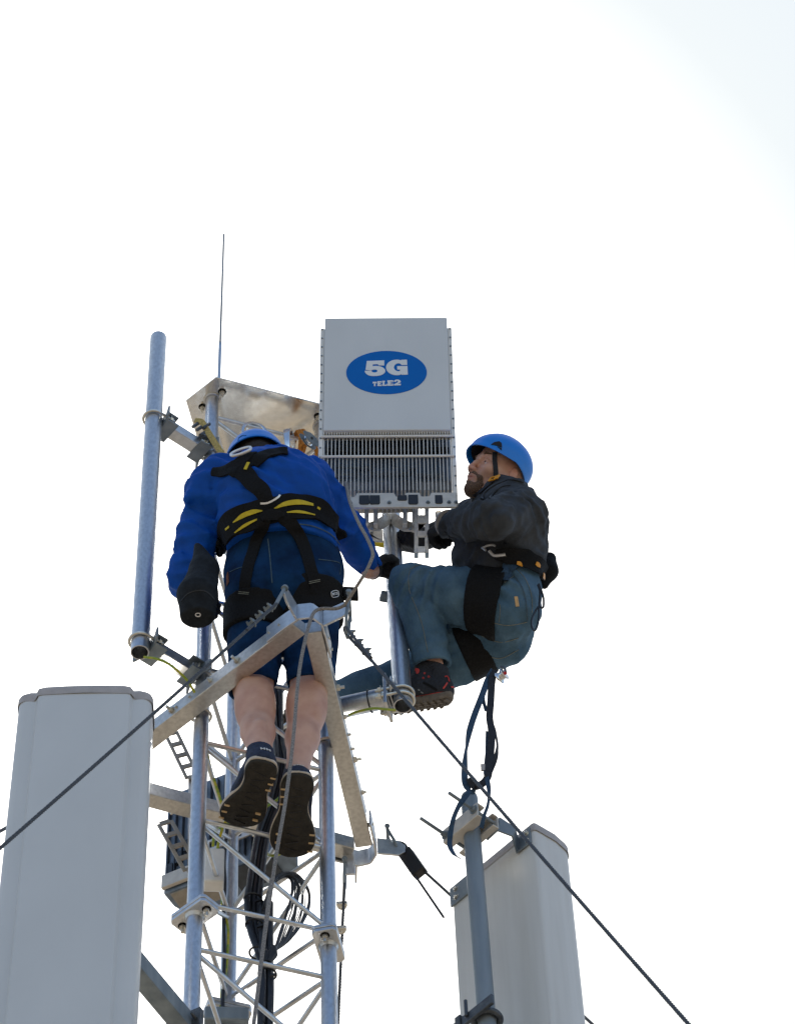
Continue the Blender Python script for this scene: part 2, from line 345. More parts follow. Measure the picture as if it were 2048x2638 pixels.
# 5G pole
YR = solve_Y((848, 1478), Rp, 1512); print('right pole Y', YR); YR = min(max(YR, 7.15), 7.5)
pt5, pb5 = at((833, 1090), YR), at((860, 1506), YR); r5 = 19.5/pr((pt5+pb5)/2)[2]
p5 = empty('mounting_pole', pb5, 'steel pole under the white antenna that the seated man straddles', 'pole', 'poles clamped to the mast')
MB().pipe(pb5, pt5, r5, .004, 32, dome=.004).build('pole', M['galv_pole'], p5)
z = at((846, 1482), YR)[2]; a = pole_z(pb5, pt5, z); b = leg_at(Rp, z); d = nrm((b-a)*[1, 1, 0])
ar = MB().tube(a+d*(r5+.012), b-d*(LEGR+.012), .040, 28).build('arm', M['galv_pole'], p5)
m_ = MB(); clamp(m_, a, d, r5)
m_.box(a+d*(r5+.02)+up*.0, d, np.cross(d, up), up, .006, .05, .085); m_.build('clamp_plate', M['galv'], ar, bevel=.002)
MB().box(b-d*(LEGR+.02), d, np.cross(d, up), up, .006, .05, .06).build('clamp_plate', M['galv'], ar, bevel=.002)
m_ = MB(); ubolt(m_, a, d, r5, .09); ubolt(m_, a-up*.035, d, r5, .09); m_.build('u_bolt', M['zinc'], ar)
m_ = MB(); ubolt(m_, b, -d, LEGR, .08); m_.build('u_bolt', M['zinc'], ar)
MB().torus(a+(b-a)*.42, d, .0425, .003).build('cable_tie', M['black'], ar)
P5 = lambda z: pole_z(pb5, pt5, z)
z = at((832, 1265), YR)[2]; m_ = MB(); m_.box(P5(z)+[-.03, .02, 0], (1, .3, 0), (-.3, 1, 0), up, .03, .02, .012); m_.build('step_clamp', M['galv_old'], p5, bevel=.003)
# whip antenna
wz = ZTOP+.008; wb = at((466.5, 824), 7.42); wb = atz((466.5, 826), wz)+[0, .25, 0]; wb[0] = at((466, 800), wb[1])[0]
wt = at((478, 500), wb[1]); wm = at((470.3, 733), wb[1]); wb[0] = at((467, 815), wb[1])[0]
wh = empty('whip_antenna', wb, 'thin blue-grey whip rod standing on the mast top', 'antenna')
MB().tube(wb, wm, .0072, 12).build('base_tube', M['galv_pole'], wh)
MB().sweep([wm-nrm(wt-wm)*.01, wm, wm+nrm(wt-wm)*.02, wt], [.0072, .0072, .0048, .0042], 10).build('rod', M['galv_old'], wh)
# ------------------------------------------------------------------ panel antennas
def panel(name, prof, cx, ex, ey, ztop, H, label, m, capm):
    cx = np.asarray(cx, float); org = np.array([cx[0], cx[1], ztop-H])
    e = empty(name, org, label, 'antenna', 'tall panel antennas')
    MB().prism(prof, org, ex, ey, (0, 0, 1), H-.012).build('radome', m, e, sharp=30)
    V = []; pf = [np.array(p) for p in prof]; c = sum(pf)/len(pf); n = len(pf); F = []
    rings = [(1.0, -.03, .004), (1.0, -.0, .004), (1.0, .008, .001), (.93, .016, 0), (.75, .02, 0)]
    for sc, dz, off in rings:
        for p in pf:
            q = c+(p-c)*sc+nrm(p-c)*off; V.append(org+q[0]*np.asarray(ex)+q[1]*np.asarray(ey)+np.array([0, 0, H-.012+dz]))
    for i in range(len(rings)-1):
        for k in range(n): F.append((i*n+k, i*n+(k+1) % n, (i+1)*n+(k+1) % n, (i+1)*n+k))
    F.append(tuple(range((len(rings)-1)*n, len(rings)*n)))
    put('end_cap', V, F, capm, e, sharp=40)
    return e
def arc(cx, cy, r, a0, a1, n=6): return [(cx+r*math.cos(math.radians(a)), cy+r*math.sin(math.radians(a))) for a in np.linspace(a0, a1, n)]
# left: front towards the camera, raised middle strip and stepped sides
YA = 6.55; PL = atz((183, 1474), at((183, 1474), YA)[2]); sA = pr(PL)[2]; W = 283/sA/2
print('left panel width', 2*W)
step = .145*W*2
prof = arc(-W+.03, .035, .03, 180, 262, 6)+[(-W+step-.010, .006), (-W+step-.004, .003), (-W+step+.006, -.016)]
prof += [(x, -.018-.005*(1-(x/(W-step))**2)) for x in np.linspace(-W+step+.018, W-step-.018, 11)]
prof += [(W-step-.006, -.016), (W-step+.004, .003), (W-step+.010, .006)]+arc(W-.03, .035, .03, 278, 360, 6)+arc(W-.02, .13, .02, 0, 90, 4)+arc(-W+.02, .13, .02, 90, 180, 4)
yw = math.radians(2); panL = panel('panel_antenna', prof, PL, (math.cos(yw), math.sin(yw), 0), (-math.sin(yw), math.cos(yw), 0), PL[2], 2.0, 'wide plain grey panel antenna at the left edge, front face showing', M['radome'], M['cap'])
# right: its back towards the camera
PBc = at((1138, 1752), 7.22); zt = PBc[2]; PA = atz((962, 1897), zt); PC = atz((1219, 1812), zt); exr = nrm(PBc-PA); Wr = np.linalg.norm(PBc-PA)
eyr = np.array([-exr[1], exr[0], 0]); Dr = max(.14, np.dot(PC-PBc, eyr)); print('right panel W', Wr, 'D', Dr, 'skew', np.dot(PC-PBc, exr))
Dr = min(Dr, .21)
prof = arc(.012, .012, .012, 180, 270, 4)+arc(Wr-.012, .012, .012, 270, 360, 4)+[(Wr+.004, Dr*.35), (Wr+.006, Dr*.5)]+arc(Wr-.05, Dr-.05, .05, 0, 80, 8)+[(Wr*.7, Dr+.008), (Wr*.3, Dr+.008)]+arc(.05, Dr-.05, .05, 100, 180, 8)+[(-.006, Dr*.5), (-.004, Dr*.35)]
panR = panel('panel_antenna', prof, PA, exr, eyr, zt, 1.9, 'smaller aged grey panel antenna lower right, its back and brackets showing', M['radome_old'], M['cap'])
# the pole of the right panel with its clamp
YP = PA[1]*.55+PBc[1]*.45-.16
rt, rb = at((1000, 1692), YP), at((1039, 2184), YP); rr2 = 19.2/pr((rt+rb)/2)[2]; rb = pole_z(rt, rb, 0.0)
pr_ = empty('mounting_pole', rb, 'weathered grey pole with streaks, carrying the lower right panel antenna', 'pole', 'poles clamped to the mast')
MB().pipe(rb, rt, rr2, .004, 36, dome=.03).build('pole', M['galv_old'], pr_)
RP = lambda p: pole_z(rt, rb, at(p, YP)[2])
cz = RP((1005, 1772)); m_ = MB(); hx = exr
m_.box(cz-eyr*(rr2+.022), hx, eyr, up, .085, .003, .032); m_.box(cz-eyr*(rr2+.006)+up*.03, hx, eyr, up, .085, .018, .003); m_.box(cz-eyr*(rr2+.006)-up*.03, hx, eyr, up, .085, .018, .003)
m_.build('front_clamp', M['beige_metal'], pr_, bevel=.002)
m_ = MB(); m_.box(cz+eyr*(rr2+.012), hx, eyr, up, .085, .003, .03); m_.box(cz+eyr*(rr2+.0)+up*.028, hx, eyr, up, .085, .012, .003); m_.box(cz+eyr*(rr2)-up*.028, hx, eyr, up, .085, .012, .003)
m_.build('rear_clamp', M['beige_metal'], pr_, bevel=.002)
for s in (-1, 1):
    m_ = MB(); q = cz+hx*s*.07+up*(.004 if s > 0 else -.004); m_.tube(q-eyr*.17, q+eyr*.075, .0062, 10); m_.nut(q-eyr*(rr2+.028), -eyr, .012, .012, .006, .0); m_.nut(q+eyr*(rr2+.018), eyr, .012, .012, .006, .0)
    m_.build('threaded_rod', M['galv_old'], pr_)
q = cz+eyr*(rr2+.02)+hx*.08
bq = PBc-eyr*.004-hx*.03-up*.06
m_ = MB(); dd = np.array([bq[0]-q[0], bq[1]-q[1], 0])
m_.strip([q-hx*.06, q, q+dd*.5-up*.02, bq-hx*.05, bq+hx*.015], up, [.03, .032, .03, .038, .038], .004)
m_.build('tilt_arm', M['galv_old'], pr_, bevel=.0015)
m_ = MB(); bq2 = PA+hx*.055-eyr*.004-up*.05; m_.box(bq2, hx, eyr, up, .055, .004, .045); m_.build('hinge_plate', M['galv_old'], panR, bevel=.002)
for k in (-1, 1): bolt(panR, bq-eyr*.004+up*.018*k, -eyr, .008, .006, .004, .003); bolt(panR, bq2-hx*.025-eyr*.004+up*.02*k, -eyr, .008, .006, .004, .003)
cz2 = RP((1038, 2176)); m_ = MB(); m_.torus(cz2, up, rr2+.012, .012, sq=1.0); m_.box(cz2-eyr*(rr2+.02)-hx*.03, hx, eyr, up, .11, .006, .02); m_.box(cz2-hx*.07-eyr*.05, eyr, hx, up, .012, .012, .03)
m_.tube(cz2-hx*.03-eyr*.06+up*.0, cz2-hx*.03-eyr*.06+up*.07, .006); m_.build('lower_clamp', M['dark_steel'], pr_, bevel=.002)
# arms from the mast to the left panel and a side arm below the frame to the right pole
def arm_pole(name, label, poleP, r, z0, z1, arms, grp):
    e = empty(name, (poleP[0], poleP[1], z0), label, 'pole', grp)
    MB().pipe(leg_at(poleP, z0), leg_at(poleP, z1), r, .004, 28, dome=.01).build('pole', M['galv_pole'], e)
    for z, leg in arms:
        a, b = leg_at(poleP, z), leg_at(leg, z); d = nrm(b-a)
        ar = MB().beam(a+d*(r+.006), b-d*(LEGR+.008), up, .03, .036).build('arm', M['galv_old'], e, bevel=.003)
        m_ = MB(); m_.box(b-d*(LEGR+.004), d, np.cross(d, up), up, .012, .06, .045); m_.box(b+d*(LEGR+.012), d, np.cross(d, up), up, .006, .06, .03)
        for s in (-1, 1): m_.tube(b+np.cross(d, up)*s*.045-d*.07, b+np.cross(d, up)*s*.045+d*.06, .006, 8)
        m_.build('leg_clamp', M['dark_steel'], ar, bevel=.002)
    return e
zarm = at((405, 2172), Lp[1]-.06)[2]
arm_pole('mounting_pole', 'pole hidden behind the wide left panel antenna, held by a bottom arm', PL[:2]+np.array([.06, .26]), .03, zarm-.5, PL[2]-.05, [(zarm, Lp)], 'poles clamped to the mast')
zlow = at((700, 2184), Rp[1])[2]-.45
m_ = MB(); a = leg_at(Rp, zlow); b = pole_z(rt, rb, zlow); m_.beam(a, b, up, .03, .036); m_.build('side_arm', M['galv_old'], pr_, bevel=.003)
# ------------------------------------------------------------------ the white antenna with the blue oval
YF = YR-.30
ctop, cbot = at((823.5, 687), YF-.05), at((827.6, 1083), YF+.03)
az = nrm(ctop-cbot); ya = math.radians(2.0); ax = np.array([math.cos(ya), math.sin(ya), 0]); ax = nrm(ax-az*np.dot(ax, az)); ay = np.cross(az, ax)   # ay points away from the camera
HA = np.linalg.norm(ctop-cbot); WA = 281/pr((ctop+cbot)/2)[2]/2*1.03
print('antenna H', HA, 'W', 2*WA, 'YF', YF)
ant = empty('antenna_unit', cbot, 'white boxy antenna with a blue oval emblem and an open finned lower part', 'antenna')
A = lambda x, y, z: cbot+ax*x+ay*y+az*z
ZR = HA*(1-.622)                                                # lower edge of the front cover
cov = [(-WA*.93, 0), (WA*.93, 0), (WA*.93, HA-ZR-.008), (WA*.925, HA-ZR-.002), (WA*.915, HA-ZR), (-WA*.915, HA-ZR), (-WA*.925, HA-ZR-.002), (-WA*.93, HA-ZR-.008)]
MB().prism(cov, A(0, -.022, ZR), ax, az, ay, .055).build('front_cover', M['radome'], ant, bevel=.006)
EC = A(WA*.0, -.0225, HA-(799-687)/396*HA*1.10)
_e = []
for k in range(64):
    t = 2*math.pi*k/64; _e.append((math.cos(t)*86.5/144*WA, math.sin(t)*1.0))
eh = (46.5/396)*HA*1.02
emb = MB().prism([(x, y*eh) for x, y in _e], EC+ay*.001, ax, az, -ay, .002).build('oval_emblem', M['blue_print'], ant, sharp=30)
# lettering outlines in emblem coordinates (crop of the photograph, 1 unit = half the oval's width)
def em(px, py): return ((px-863)/772*86.5/144*WA, -(py-478)/405*eh)
def q(cx, cy, rx, ry, a0, a1, n=10): return [(cx+rx*math.cos(math.radians(a)), cy+ry*math.sin(math.radians(a))) for a in np.linspace(a0, a1, n)]
G5 = [[(487, 268), (822, 258), (820, 354), (712, 350), (700, 328), (604, 330), (597, 368), (470, 432), (462, 432)],
      [(597, 368), (640, 362)]+q(650, 455, 190, 94, -80, 90, 16)+q(610, 452, 164, 98, 90, 178, 12)+[(446, 452), (575, 452)]+q(633, 452, 58, 34, 180, 0, 14)+q(633, 452, 58, 24, 0, -170, 12)+[(470, 434)]]
GG = q(1060, 392, 205, 145, -62, -180, 16)+q(1060, 392, 205, 145, 180, 75, 16)+[(1145, 518), (1148, 530), (1270, 528), (1265, 366), (1068, 370), (1070, 430), (1126, 434), (1126, 465)]+q(1092, 392, 86, 74, 66, 180, 10)+q(1092, 392, 86, 78, 180, 305, 10)+[(1150, 346), (1262, 345), (1258, 248), (1150, 250), (1140, 262)]
def rects(x, y, wd, hh, rs): return [[(x+a*wd, y+b*hh), (x+c*wd, y+b*hh), (x+c*wd, y+d*hh), (x+a*wd, y+d*hh)] for a, b, c, d in rs]
TT = rects(597, 660, 78, 78, [(0, 0, 1, .25), (0, .25, .14, .4), (.86, .25, 1, .4), (.32, .25, .68, 1)])
E1 = rects(686, 650, 84, 86, [(0, 0, 1, .24), (.88, .24, 1, .36), (.08, .24, .46, .76), (.46, .42, .78, .6), (0, .76, 1, 1), (.88, .62, 1, .76)])
LL = rects(778, 642, 92, 92, [(0, 0, .6, .16), (.1, .16, .48, .8), (0, .8, 1, 1), (.86, .6, 1, .8)])
E2 = rects(876, 634, 112, 98, [(0, 0, 1, .24), (.88, .24, 1, .36), (.08, .24, .46, .76), (.46, .42, .78, .6), (0, .76, 1, 1), (.88, .62, 1, .76)])
TWO = [q(1066, 658, 66, 38, 180, 360, 10)+[(1132, 668), (1070, 700), (1134, 698), (1130, 726), (998, 728), (998, 712), (1076, 672), (1078, 656)]+q(1062, 654, 14, 14, 0, -180, 6)+[(1046, 664)]]
def letter(name, polys, par):
    m_ = MB()
    for p in polys: m_.prism([em(*t) for t in p][::-1], EC-ay*.0008, ax, az, -ay, .0016)
    m_.build(name, M['white_print'], par, sharp=30, smooth=False)
letter('digit_five', G5, emb); letter('letter_g', [GG], emb)
letter('letter_t', TT, emb); letter('letter_e', E1, emb); letter('letter_l', LL, emb); letter('letter_e', E2, emb); letter('digit_two', TWO, emb)
for s in (-1, 1):
    x0 = s*WA*.965; rl = MB().box(A(x0, .03, HA*.49), ax, ay, az, WA*.032, .028, HA*.478).build('side_rail', M['white_metal'], ant, bevel=.003)
    for k in range(19): z_ = HA*(.06+.9*k/18); MB().sweep([A(x0+s*.002, .002, z_), A(x0+s*.002, -.0012, z_)], .004, 8).build('rivet', M['galv_old'], rl)
# dark radio body behind the fins, with cast lumps
bd = MB().box(A(0, .120, HA*.595), ax, ay, az, WA*.93, .045, HA*.385).build('radio_body', M['slate_unit'], ant, bevel=.006)
m_ = MB()
for (x, z_, hx_, hz_) in ((-.5, .30, .28, .035), (.42, .30, .34, .04), (-.62, .25, .2, .02), (.05, .255, .3, .02), (.6, .25, .22, .025)):
    m_.box(A(x*WA, .074, z_*HA), ax, ay, az, hx_*WA, .014, hz_*HA)
m_.build('cast_bulges', M['slate_unit'], bd, bevel=.012)
MB().box(A(0, .062, HA*.345), ax, ay, az, WA*.9, .02, .012).build('cross_rail', M['dark_unit'], ant, bevel=.003)
m_ = MB()
for k in range(34):
    x = -WA*.92+WA*1.84*k/33; j = .004*math.sin(k*1.9) if k % 5 == 0 else 0
    m_.box(A(x+j, .032, HA*.235), ax, ay, az, .0014, .028, HA*.143)
m_.build('cooling_fins', M['white_metal'], ant, smooth=False)
m_ = MB()
for k in range(50):
    x = -WA*.92+WA*1.84*k/49; m_.box(A(x, .004, ZR-.004), ax, ay, az, .0015, .016, .009)
m_.build('comb_edge', M['white_metal'], ant, smooth=False)
for z_ in (HA*.363, HA*.258): MB().tube(A(-WA*.97, -.004, z_), A(WA*.97, -.004, z_), .0052, 10).build('crossbar', M['white_metal'], ant)
hN = HA*.073
top = [(-WA*.94, 0), (WA*.98, 0), (WA*.98, hN)]
for a_, b_, c_ in ((.62, .60, 1.0), (.26, .24, .74), (-.44, -.46, .9)):
    top += [(WA*a_, hN*1.0), (WA*(a_-.03), hN*.74), (WA*(b_-.12), hN*.74), (WA*(b_-.15), hN)]
top += [(-WA*.94, hN)]
lb = MB().prism(top, A(0, -.002, .0), ax, az, ay, .010).build('lower_plate', M['beige_metal'], ant, bevel=.002)
for (x, wx, hz_) in ((-.645, .055, .62), (-.335, .075, .62), (-.185, .075, .62), (.205, .07, .36), (.36, .072, .66), (.725, .055, .58)):
    z_ = hN*.5 if wx != .07 else hN*.62
    o = [(-wx*WA, -hN*hz_*.5*.7), (-wx*WA*.75, -hN*hz_*.5), (wx*WA*.75, -hN*hz_*.5), (wx*WA, -hN*hz_*.5*.7), (wx*WA*.96, hN*hz_*.5), (-wx*WA*.96, hN*hz_*.5)]
    MB().prism(o, A(x*WA, .0, z_), ax, az, -ay, .005).build('port', M['black'], ant, bevel=.0015)
for x in (-.53, 0.02, .57, .87, .97): bolt(lb, A(x*WA, -.003, hN*.3), -ay, .006, .006, .004, .002, name='screw', m='galv_old')
MB().box(A(WA*.93, .01, -.035), ax, ay, az, .009, .006, .04).build('tab', M['white_metal'], ant, bevel=.002)
MB().sweep([A(WA*.72, .03, -.0), A(WA*.72, .03, -.024)], [.014, .012], 12).build('cable_gland', M['cast'], ant)
m_ = MB()
for k in range(26): m_.box(A(-WA*.72+WA*1.3*k/25, .19, HA*.60), ax, ay, az, .0014, .022, HA*.37)
m_.build('rear_fins', M['white_metal'], ant, smooth=False)
X_, Z_ = np.array([1., 0, 0]), np.array([0, 0, 1.])
# mounting bracket between unit and pole
pc = P5(A(0, .2, 0)[2]); pcl = np.array([np.dot(pc-cbot, ax), np.dot(pc-cbot, ay), 0]); X0, Y0 = pcl[0], pcl[1]
wing = [((488, 1752), .11), ((560, 1748), .10), ((615, 1722), .075), ((660, 1692), .05), ((688, 1684), .042), ((716, 1692), .05), ((760, 1722), .075), ((815, 1748), .10), ((884, 1752), .11)]
MB().strip(spline([at(c2(*p), YR-dy) for p, dy in wing], 5), up, .022, .006).build('pole_bracket', M['cast'], ant, bevel=.002)
for x in (500, 570, 800, 872): MB().beam(at(c2(x, 1600), YR-.12), at(c2(x, 1745), YR-.12), ay, .009, .012).build('bracket_post', M['cast'], ant, bevel=.002)
m_ = MB()
for k in range(17): m_.beam(at(c2(395+33*k, 1590), YF+.19), at(c2(395+33*k, 1650+14*(k % 2)), YF+.19), ay, .0014, .016)
m_.build('lower_fins', M['white_metal'], ant, smooth=False)
MB().beam(at(c2(380, 1618), YF+.20), at(c2(900, 1608), YF+.20), up, .012, .010).build('fin_rail', M['beige_metal'], ant, bevel=.002)
for s in (-1, 1):
    o_ = at(c2(690+65*s, 1795), YR+.02); m_ = MB(); m_.prism([(0, .02), (s*.085, .015), (s*.10, .05), (s*.03, -.055), (0, -.06)][::s], o_, X_, Z_, np.array([0, 1., 0]), .006)
    m_.build('rear_clamp', M['beige_metal'], ant, bevel=.002)
    MB().tube(at(c2(690+150*s, 1765), YR-.12), at(c2(690+150*s, 1790), YR+.05), .006, 8).build('clamp_rod', M['galv_old'], ant)
q0, q1 = at(c2(928, 1600), YF+.17), at(c2(928, 1975), YF+.17); dq = nrm(q0-q1); Lq = np.linalg.norm(q0-q1); m_ = MB()
for s in (-1, 1): m_.box((q0+q1)/2+ax*.020*s, ax, np.cross(dq, ax), dq, .008, .014, Lq/2)
for a_, b_ in ((0, .06), (.23, .40), (.56, .68), (.88, 1)): m_.box(q0-dq*Lq*(a_+b_)/2+np.cross(dq, ax)*-.014*np.sign(np.cross(dq, ax)[1]), ax, np.cross(dq, ax), dq, .018, .003, Lq*(b_-a_)/2)
m_.build('slotted_bracket', M['cast'], ant, bevel=.002)
M['dull_metal'] = mat('dull_grey_beige_metal', (.30, .275, .24), .6, .3, 30, .12, .05)
# ------------------------------------------------------------------ dark radio unit on the far side of the mast
zb = ZT+.05
a0 = atz(d3(65, 1100), zb); b0 = atz(d3(330, 1335), zb); d0 = atz(d3(1540, 865), zb)
ux = nrm(d0-b0); LU = np.linalg.norm(d0-b0)*.98; uy = np.array([-ux[1], ux[0], 0]); a0 = a0; HU = .56
print('radio unit', LU, np.linalg.norm(a0-b0), 'Y', a0, b0, 'B', Bp)
org = a0
ru = empty('radio_unit', org, 'dark blue-grey radio unit strapped to the far side of the mast', 'radio unit')
U = lambda x, y, z: org+ux*x+uy*y+up*z
DU = .15
prof = [(0, .0), (LU, 0)]+[(LU-.004, DU*.5), (LU-.03, DU*.9), (LU*.8, DU), (LU*.2, DU), (.03, DU*.9), (.004, DU*.5)]
MB().prism(prof, U(0, .012, 0), ux, uy, up, HU).build('housing', M['slate_unit'], ru, bevel=.006)
MB().box(U(.14, .075, -.003), ux, uy, up, .115, .055, .004).build('bottom_cover', M['dull_metal'], ru, bevel=.002)
MB().box(U(.36, .075, -.003), ux, uy, up, .09, .06, .004).build('bottom_cover', M['dark_unit'], ru, bevel=.002)
m_ = MB()
for k in range(5): m_.box(U(.03+.035*k, .004, .11+.05*(k % 3)), ux, uy, up, .012, .008, .03)
for k in range(14): m_.box(U(.02+.03*k, .008, HU*.5), ux, uy, up, .0015, .014, HU*.44)
m_.build('heat_sink', M['dark_unit'], ru)
MB().box(U(.10, .0, .05), ux, uy, up, .10, .008, .035).build('name_plate', M['beige_metal'], ru, bevel=.002)
def slotted(a, b, wv, hw, t=.004):                             # flat bar with square holes from a to b
    a, b = np.asarray(a), np.asarray(b); d = nrm(b-a); L_ = np.linalg.norm(b-a); wv = nrm(wv-d*np.dot(wv, d)); n_ = np.cross(d, wv); m_ = MB(); k = max(2, int(L_/.062))
    for s in (-1, 1): m_.box((a+b)/2+wv*s*hw*.78, d, wv, n_, L_/2, hw*.22, t)
    for i in range(k+1): m_.box(a+d*L_*i/k, d, wv, n_, .011, hw*.6, t*.9)
    return m_
slotted(at(d3(95, 440), 7.85), at(d3(345, 880), 7.85), np.array([1, 0, .35]), .032).build('slotted_bracket', M['dull_metal'], ru, bevel=.0015)
slotted(at(c4(365, 1000), 7.80), at(c4(505, 1290), 7.80), np.array([1, 0, .3]), .028).build('slotted_bracket', M['dull_metal'], ru, bevel=.0015)
slotted(U(.20, -.02, .13), U(.44, -.02, .13), up, .03).build('slotted_bracket', M['cast'], ru, bevel=.0015)
MB().beam(at(c4(500, 1290), 7.82), at(d3(345, 880), 7.86), np.array([0, 1, 0]), .012, .012).build('link_bar', M['cast'], ru)
wbx = at(c5(648, 620), Bp[1]-.17); bx = MB().box(wbx, (1, .1, 0), (-.1, 1, 0), up, .035, .028, .085)
bo = bx.build('junction_box', M['white_metal'], None, bevel=.006); tag(bo, 'small white box strapped beside the rear mast leg', 'box')
rb_ = atz(d3(822, 618), zb+.2); MB().box(U(.32, -.03, .20), ux, uy, up, .012, .014, .022).build('switch_cap', M['red'], ru, bevel=.003)
gb = at(c5(730, 1605), Bp[1]-.05); MB().box(gb, (1, .1, 0), (-.1, 1, 0), up, .075, .03, .03).build('splice_box', M['galv_old'], None, bevel=.006)
tag(bpy.data.objects['splice_box'], 'grey box low inside the mast at the bottom edge', 'box')
# ------------------------------------------------------------------ guy wires, ropes
def to_ground(a, b):
    a, b = np.asarray(a), np.asarray(b); d = b-a; t = (0.02-a[2])/d[2]; return a+d*t
def grips(mb, a, b, n, gap):                                    # saddle clamps on a doubled rope
    d = nrm(b-a); u, v = perp(d)
    for k in range(n):
        c = a+d*(.05+gap*k)
        mb.torus(c, d, .0095, .0028, 0, math.pi*1.1, 10, 6, ref=v)
        mb.box(c-v*.010, d, u, v, .007, .014, .005)
        for s in (-1, 1): mb.sweep([c+u*.010*s-v*.006, c+u*.010*s-v*.024], [.003]*2, 6); mb.sweep([c+u*.010*s-v*.014, c+u*.010*s-v*.021], [.0052]*2, 6)
def shackle(mb, p, q):                                          # bow shackle from pin p to bow end q
    d = nrm(q-p); u, v = perp(d); L_ = np.linalg.norm(q-p); r = L_*.32
    P = [p+u*r*.75, p+d*L_*.35+u*r*.85]+[q-d*r+r*(math.cos(t)*u+math.sin(t)*d) for t in np.linspace(0, math.pi, 10)]+[p+d*L_*.35-u*r*.85, p-u*r*.75]
    mb.sweep(P, .006, 8); mb.tube(p-u*r*1.2, p+u*r*1.25, .0065, 8); mb.sweep([p+u*r*1.1, p+u*r*1.4], [.010]*2, 6)
def guy(label, p0, p1, p2, ngrip, r=.0062, pin=False):
    # p0 shackle pin, p1 eye of the rope, p2 a farther point of the straight rope
    d = nrm(p2-p1); e = to_ground(p1, p2)
    g = empty('guy_wire', p0, label, 'cable', 'steel guy wires of the mast')
    m_ = MB()
    if pin: e_ = nrm(p1-p0); m_.sweep([p0-e_*.022, p0-e_*.012, p0-e_*.012, p1+e_*.02], [.012, .013, .0065, .0065], 12)
    else: shackle(m_, p0, p1+d*.02)
    m_.build('pin' if pin else 'shackle', M['galv_old'], g)
    u, v = perp(d); m_ = MB()
    Lg = .09*max(1, ngrip)
    m_.sweep(spline([p1+d*Lg+u*.008, p1+d*.06+u*.011, p1+d*.02+u*.016, p1-d*.002, p1+d*.02-u*.016, p1+d*.06-u*.011, p1+d*Lg-u*.004], 6), .0055, 8)
    m_.build('eye_loop', M['wire'], g)
    for k in range(ngrip): m_ = MB(); grips(m_, p1+d*.078*k, p2, 1, .072); m_.build('rope_grip', M['galv_old'], g)
    far = p1+d*min(3.2, np.linalg.norm(e-p1))
    m_ = twist(p1+d*Lg*.6, far, r); m_.tube(far, e, r*.9, 8); m_.build('rope', M['wire'], g)
    return g
ea0 = ears['a'][0]; ea1 = ears['a'][1]; ec0, ec1 = ears['c']
p1 = at((588, 1291), ea0[1]-.012); p2 = at((0, 1806), 6.1); guy('dark guy wire running down left across the wide grey panel antenna', ea0, p1, p2, 3, pin=True)
p1 = at((735, 1342), ea1[1]-.01); p2 = at((1470, 2184), 6.25); guy('longest dark guy wire, running down right past the seated man', ea1, p1, p2, 3)
p1 = at(c6(640, 1490), ec0[1]+.02); p2 = at((960, 1905), ec0[1]+.12)
g = empty('guy_wire', ec0, 'short guy wire with a black block, behind the lower right panel', 'cable', 'steel guy wires of the mast')
m_ = MB(); shackle(m_, at(c6(480, 1350), ec0[1]), at(c6(555, 1490), ec0[1]+.01)); m_.build('shackle', M['galv_old'], g)
Pq = [at(c6(*t), ec0[1]+.02) for t in ((590, 1530), (530, 1500), (520, 1450), (560, 1425), (610, 1440), (640, 1490))]
MB().sweep(spline(Pq, 6), .0065, 10).build('eye_loop', M['cable'], g)
bA, bB = at(c6(620, 1505), ec0[1]+.02), at(c6(735, 1670), ec0[1]+.02); dd = nrm(bB-bA); wv = nrm(np.cross(dd, _F))
MB().box((bA+bB)/2, dd, wv, np.cross(dd, wv), np.linalg.norm(bB-bA)/2, .027, .02).build('crimp_block', M['black'], g, bevel=.004)
m_ = MB(); s0 = at(c6(755, 1640), ec0[1]+.02); s1 = at((960, 1909), ec0[1]+.03); m_.tube(s0, to_ground(s0, s1), .0055, 8); m_.build('rope', M['wire'], g)
s0 = at(c6(700, 1690), ec0[1]+.02); s1 = at(c6(918, 2010), ec0[1]+.02); MB().sweep([s0, s1-nrm(s1-s0)*.01, s1], [.005, .005, .004], 8).build('loose_end', M['cable'], g)
sp = at(c6(150, 1610), V3[1]-.0); se = at(c6(145, 1730), V3[1]); lo = at((727, 2060), V3[1]+.12)
guy('guy wire hanging straight down beside the right mast leg', sp, se, lo, 0, .006)
gg = bpy.data.objects['guy_wire.003']
for t in ((125, 1920), (118, 2110)): m_ = MB(); c = at(c6(*t), V3[1]+.05); m_.torus(c, up, .012, .007); m_.box(c+[.0, -.01, 0], (1, 0, 0), (0, 1, 0), up, .02, .008, .008); m_.build('rope_grip', M['zinc'], gg, bevel=.002)
MB().box(at(c6(180, 1590), V3[1]-.02), (1, 0, 0), (0, 1, 0), up, .022, .005, .06).build('hanger_plate', M['galv'], gg, bevel=.003)
eb = ears['b'][0]; a_, b_ = at((21, 1712), 7.2), at((-2, 1724), 7.15); dd = nrm(a_-b_); 
g = MB(); g.tube(V2+np.array([0, .0, 0]), to_ground(at((60, 1690), 7.12), at((-2, 1724), 6.95)), .0062, 8); g = g.build('guy_wire', M['wire']); tag(g, 'guy wire mostly hidden behind the wide grey panel, at the left edge', 'cable', 'steel guy wires of the mast')
